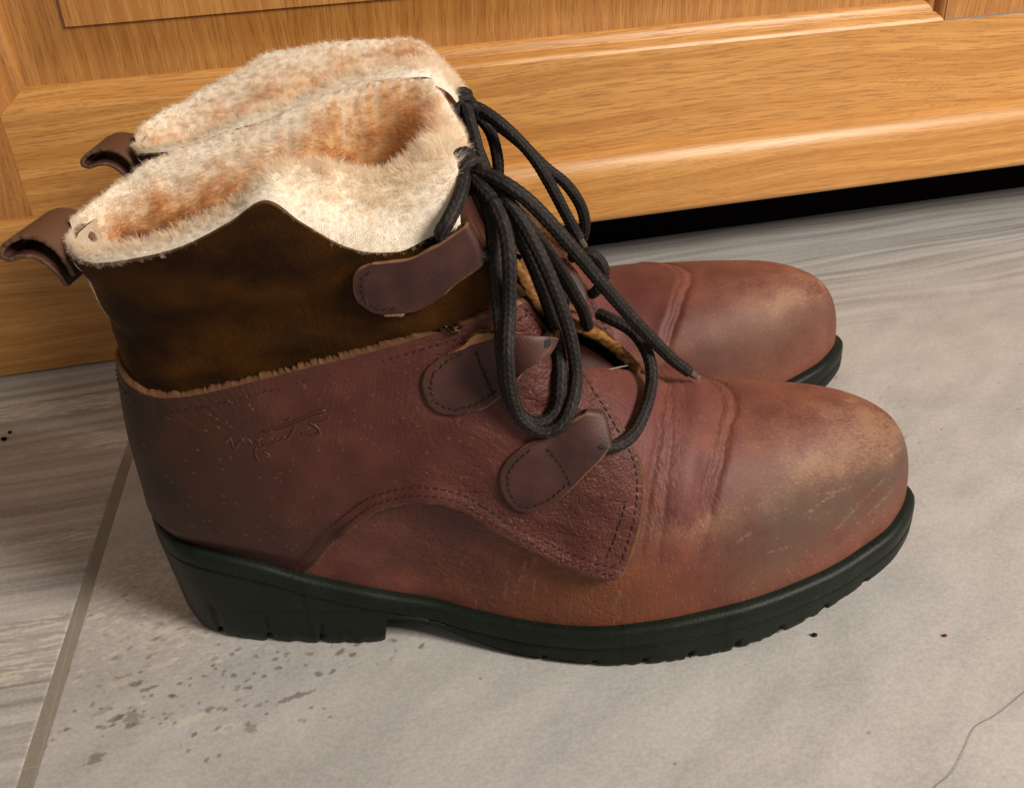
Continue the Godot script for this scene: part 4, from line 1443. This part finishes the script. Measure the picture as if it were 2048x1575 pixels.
func far_laces(boot: Node3D) -> void:
	lace(boot, line3("0.1287,0.1673,0.0060; 0.1358,0.1644,0.0120; 0.1444,0.1567,0.0160; 0.1538,0.1442,0.0180; 0.1605,0.1306,0.0180; 0.1667,0.1156,0.0160; 0.1711,0.1052,0.0140; 0.1732,0.1009,0.0140"), 0.0025, "frayed")
	lace(boot, line3("0.1298,0.1636,0.0000; 0.1381,0.1586,0.0040; 0.1495,0.1484,0.0080; 0.1593,0.1364,0.0090; 0.1685,0.1266,0.0080; 0.1746,0.1154,0.0060; 0.1770,0.1051,0.0040; 0.1764,0.0950,-0.0000"), 0.0025, "")
	lace(boot, line3("0.1275,0.1688,0.0120; 0.1237,0.1663,0.0180; 0.1223,0.1587,0.0220; 0.1229,0.1493,0.0240; 0.1234,0.1402,0.0240"), 0.0025, "")
	lace(boot, line3("0.1283,0.1691,0.0160; 0.1301,0.1597,0.0240; 0.1324,0.1474,0.0280; 0.1363,0.1369,0.0280; 0.1399,0.1223,0.0240"), 0.0025, "")
	lace(boot, line3("0.1327,0.1611,0.0000; 0.1380,0.1537,0.0060; 0.1400,0.1436,0.0100; 0.1399,0.1342,0.0100; 0.1384,0.1234,0.0060"), 0.0025, "")
	lace(boot, line3("0.1678,0.0942,0.0200; 0.1744,0.0985,0.0260; 0.1794,0.0948,0.0280; 0.1811,0.0875,0.0280; 0.1780,0.0800,0.0280; 0.1718,0.0717,0.0200"), 0.0025, "")
	knot(boot, Vector3(0.1275, 0.1668, 0.0100), 1.1, 0.2)

func signature(boot: Node3D, side: Flank) -> void:
	# the maker's name pressed into the leather in script
	var b := Builder.new()
	var strokes := ["0.2152,0.5036 0.223,0.505 0.2309,0.5079 0.2445,0.5122 0.2595,0.5179 0.2752,0.5279 0.2852,0.5351 0.2924,0.5436",
		"0.2938,0.5322 0.2916,0.5222 0.2802,0.5122 0.2702,0.5093 0.2759,0.5007 0.2795,0.4921 0.2795,0.485 0.2716,0.4807 0.2659,0.4864 0.2616,0.4878 0.2602,0.495",
		"0.2402,0.5308 0.2445,0.525 0.2473,0.525 0.2523,0.5308",
		"0.1708,0.4707 0.1751,0.4807 0.1794,0.4807 0.1801,0.4692 0.1808,0.4564 0.1873,0.4735 0.1923,0.4807 0.193,0.4678 0.1973,0.4835 0.2001,0.4764 0.2023,0.4692 0.2094,0.4835 0.2094,0.4721 0.2094,0.4635 0.213,0.4649 0.218,0.4735 0.2223,0.4707 0.228,0.475 0.2309,0.4835 0.2337,0.4778 0.2387,0.485 0.2423,0.4793 0.2466,0.4878 0.2552,0.5064",
		"0.2094,0.4721 0.2037,0.4564 0.203,0.4378 0.2051,0.4206", "0.2116,0.4549 0.2152,0.4464 0.2209,0.4406"]
	for k in strokes.size():
		var pts := []
		for q in line2(strokes[k]):
			pts.append(side.at(q.x, q.y) + side.normal(q.x, q.y) * 0.00215)
		b.tube(smooth_line(pts, 0.0006), 0.00042 if k != 0 else 0.0007, 8, Color(0.048, 0.018, 0.0145), Color.BLACK, 0.0)  # dark strand: the shade of the pressed groove put into colour
		# lighter strand just below: caught light painted along the groove
		var lit_edge := []
		for q in pts:
			lit_edge.append(q + Vector3(0.0001, -0.00075 if k != 0 else -0.0011, 0.00002))
		b.tube(smooth_line(lit_edge, 0.0006), 0.00028, 6, Color(0.115, 0.04, 0.03), Color.BLACK, 0.0)
	part(b, "pressed_signature", mats.tab, boot)

# ------------------------------------------------------------------ bits on the floor
func make_bits() -> void:
	var b := Builder.new()
	b.tube(smooth_line([Vector3(0.224, 0.0004, -0.186), Vector3(0.208, 0.0004, -0.180), Vector3(0.1935, 0.0006, -0.1743), Vector3(0.1832, 0.0004, -0.1718), Vector3(0.1743, 0.0004, -0.1651), Vector3(0.1656, 0.0006, -0.1586), Vector3(0.1572, 0.0004, -0.1553), Vector3(0.149, 0.0004, -0.151)], 0.001), 0.00007, 5, Color(0.27, 0.23, 0.20), Color.BLACK, 0.0)
	var h := part(b, "hair_strand", mats.raw, self)
	tag(h, "long thin hair lying on the pale tile in front of the boot's toe", "hair")
	var spots := [[Vector3(0.1535, 0.0, -0.2234), 0.0009, Color(0.05, 0.03, 0.02), "tiny dark crumb on the tile just in front of the nearer boot's toe"],
		[Vector3(0.1988, 0.0, -0.2104), 0.0007, Color(0.30, 0.09, 0.04), "tiny reddish crumb on the tile further out from the boot's toe"],
		[Vector3(-0.1867, 0.0, -0.4703), 0.0013, Color(0.015, 0.012, 0.01), "larger black crumb on the striped tile at the picture's left edge"],
		[Vector3(-0.1852, 0.0, -0.4771), 0.0009, Color(0.03, 0.02, 0.015), "smaller dark crumb behind the black one on the striped tile"]]
	for e in spots:
		b = Builder.new()
		var p := PackedVector3Array()
		for i in 6:
			for j in 9:
				var th := PI * i / 5.0
				var a := TAU * j / 8.0
				var r: float = e[1] * (1.0 + 0.35 * rough_noise.get_noise_2d((j % 8) * 90.0 + e[0].x * 9000.0, i * 70.0))
				p.append(Vector3(sin(th) * cos(a) * 1.3, 0.75 - cos(th) * 0.75, sin(th) * sin(a)) * r)
		b.grid(p, 6, 9, 1.0, e[2])
		var o := part(b, "crumb", mats.raw, self)
		o.position = e[0]
		tag(o, e[3], "crumb")

func _ready() -> void:
	# camera
	var cam := Camera3D.new()
	cam.name = "camera"
	cam.fov = 46.12
	cam.near = 0.01
	cam.far = 20.0
	cam.transform = Transform3D(Basis(Vector3(0.97321, -0.05293, 0.22373), Vector3(0.15790, 0.86121, -0.48311), Vector3(-0.16711, 0.50549, 0.84649)).orthonormalized(), Vector3(0, 0.25848, 0))
	add_child(cam)
	cam.current = true
	# surroundings: dim warm room light, no sky
	var we := WorldEnvironment.new()
	we.name = "surroundings"
	var env := Environment.new()
	env.background_mode = Environment.BG_COLOR
	env.background_color = Color(1.0, 0.94, 0.88)
	env.background_energy_multiplier = 0.29
	env.tonemap_mode = Environment.TONE_MAPPER_LINEAR
	env.tonemap_exposure = 1.0
	env.sdfgi_enabled = true
	env.ssao_enabled = true
	env.ssil_enabled = true
	we.environment = env
	add_child(we)
	# unseen lamp above the boots, in front and to the right
	var lamp := AreaLight3D.new()
	lamp.name = "unseen_lamp_light"
	lamp.area_size = Vector2(0.45, 0.45)
	lamp.light_color = Color(1.0, 0.95, 0.885)
	lamp.light_energy = 3.5
	lamp.area_range = 8.0
	lamp.shadow_enabled = true
	add_child(lamp)
	lamp.look_at_from_position(Vector3(0.98, 0.98, 0.58), Vector3(0.1, 0.0, -0.35), Vector3(0, 0, -1))

	rough_noise.noise_type = FastNoiseLite.TYPE_SIMPLEX
	rough_noise.seed = 5
	rough_noise.frequency = 0.05
	rough_noise.fractal_octaves = 3
	fine_noise.noise_type = FastNoiseLite.TYPE_SIMPLEX
	fine_noise.seed = 8
	fine_noise.frequency = 0.25
	fine_noise.fractal_octaves = 2
	make_materials()
	make_floor()
	make_cabinet()
	# seam height for each place round the boot
	var sl := line2(SEAM)
	var xs := PackedFloat32Array()
	var ys := PackedFloat32Array()
	for q in sl:
		xs.append(q.x)
		ys.append(q.y)
	for i in 201:
		seam_t.append(Flank.herm_(xs, ys, i / 200.0))
	# nearer boot: outer side towards us
	var far_w := []
	for q in INNER_FOOT:
		far_w.append(-q)
	var near := Flank.new(1.0, OUTER_FOOT, NEAR_RIM, RIDGE, 1.0, 1.0)
	var far := Flank.new(-1.0, far_w, FAR_RIM, RIDGE, 1.0, 1.0)
	var b1 := make_boot(near, far, false)
	near_laces(b1)
	signature(b1, near)
	b1.position = Vector3(-0.08266, 0.0, -0.31245)
	b1.rotation.y = -atan2(0.05299, 0.29005)
	tag(b1, "nearer brown leather ankle boot with scuffed toe, pressed script and cream fleece lining", "boot", "pair of fleece-lined boots")
	# farther boot: inner side towards us
	far_w = []
	for q in OUTER_FOOT:
		far_w.append(-q)
	near = Flank.new(1.0, INNER_FOOT, NEAR_RIM_2, RIDGE_2, -1.0, 1.3)
	far = Flank.new(-1.0, far_w, FAR_RIM_2, RIDGE_2, -1.0, 1.3)
	var b2 := make_boot(near, far, true)
	far_laces(b2)
	b2.position = Vector3(-0.07151, 0.0, -0.43547)
	b2.rotation.y = -deg_to_rad(7.0)
	b2.scale = Vector3(1.10, 0.98, 1.03)
	tag(b2, "farther brown leather ankle boot behind the other, its smoother toe towards the cabinet", "boot", "pair of fleece-lined boots")
	make_bits()
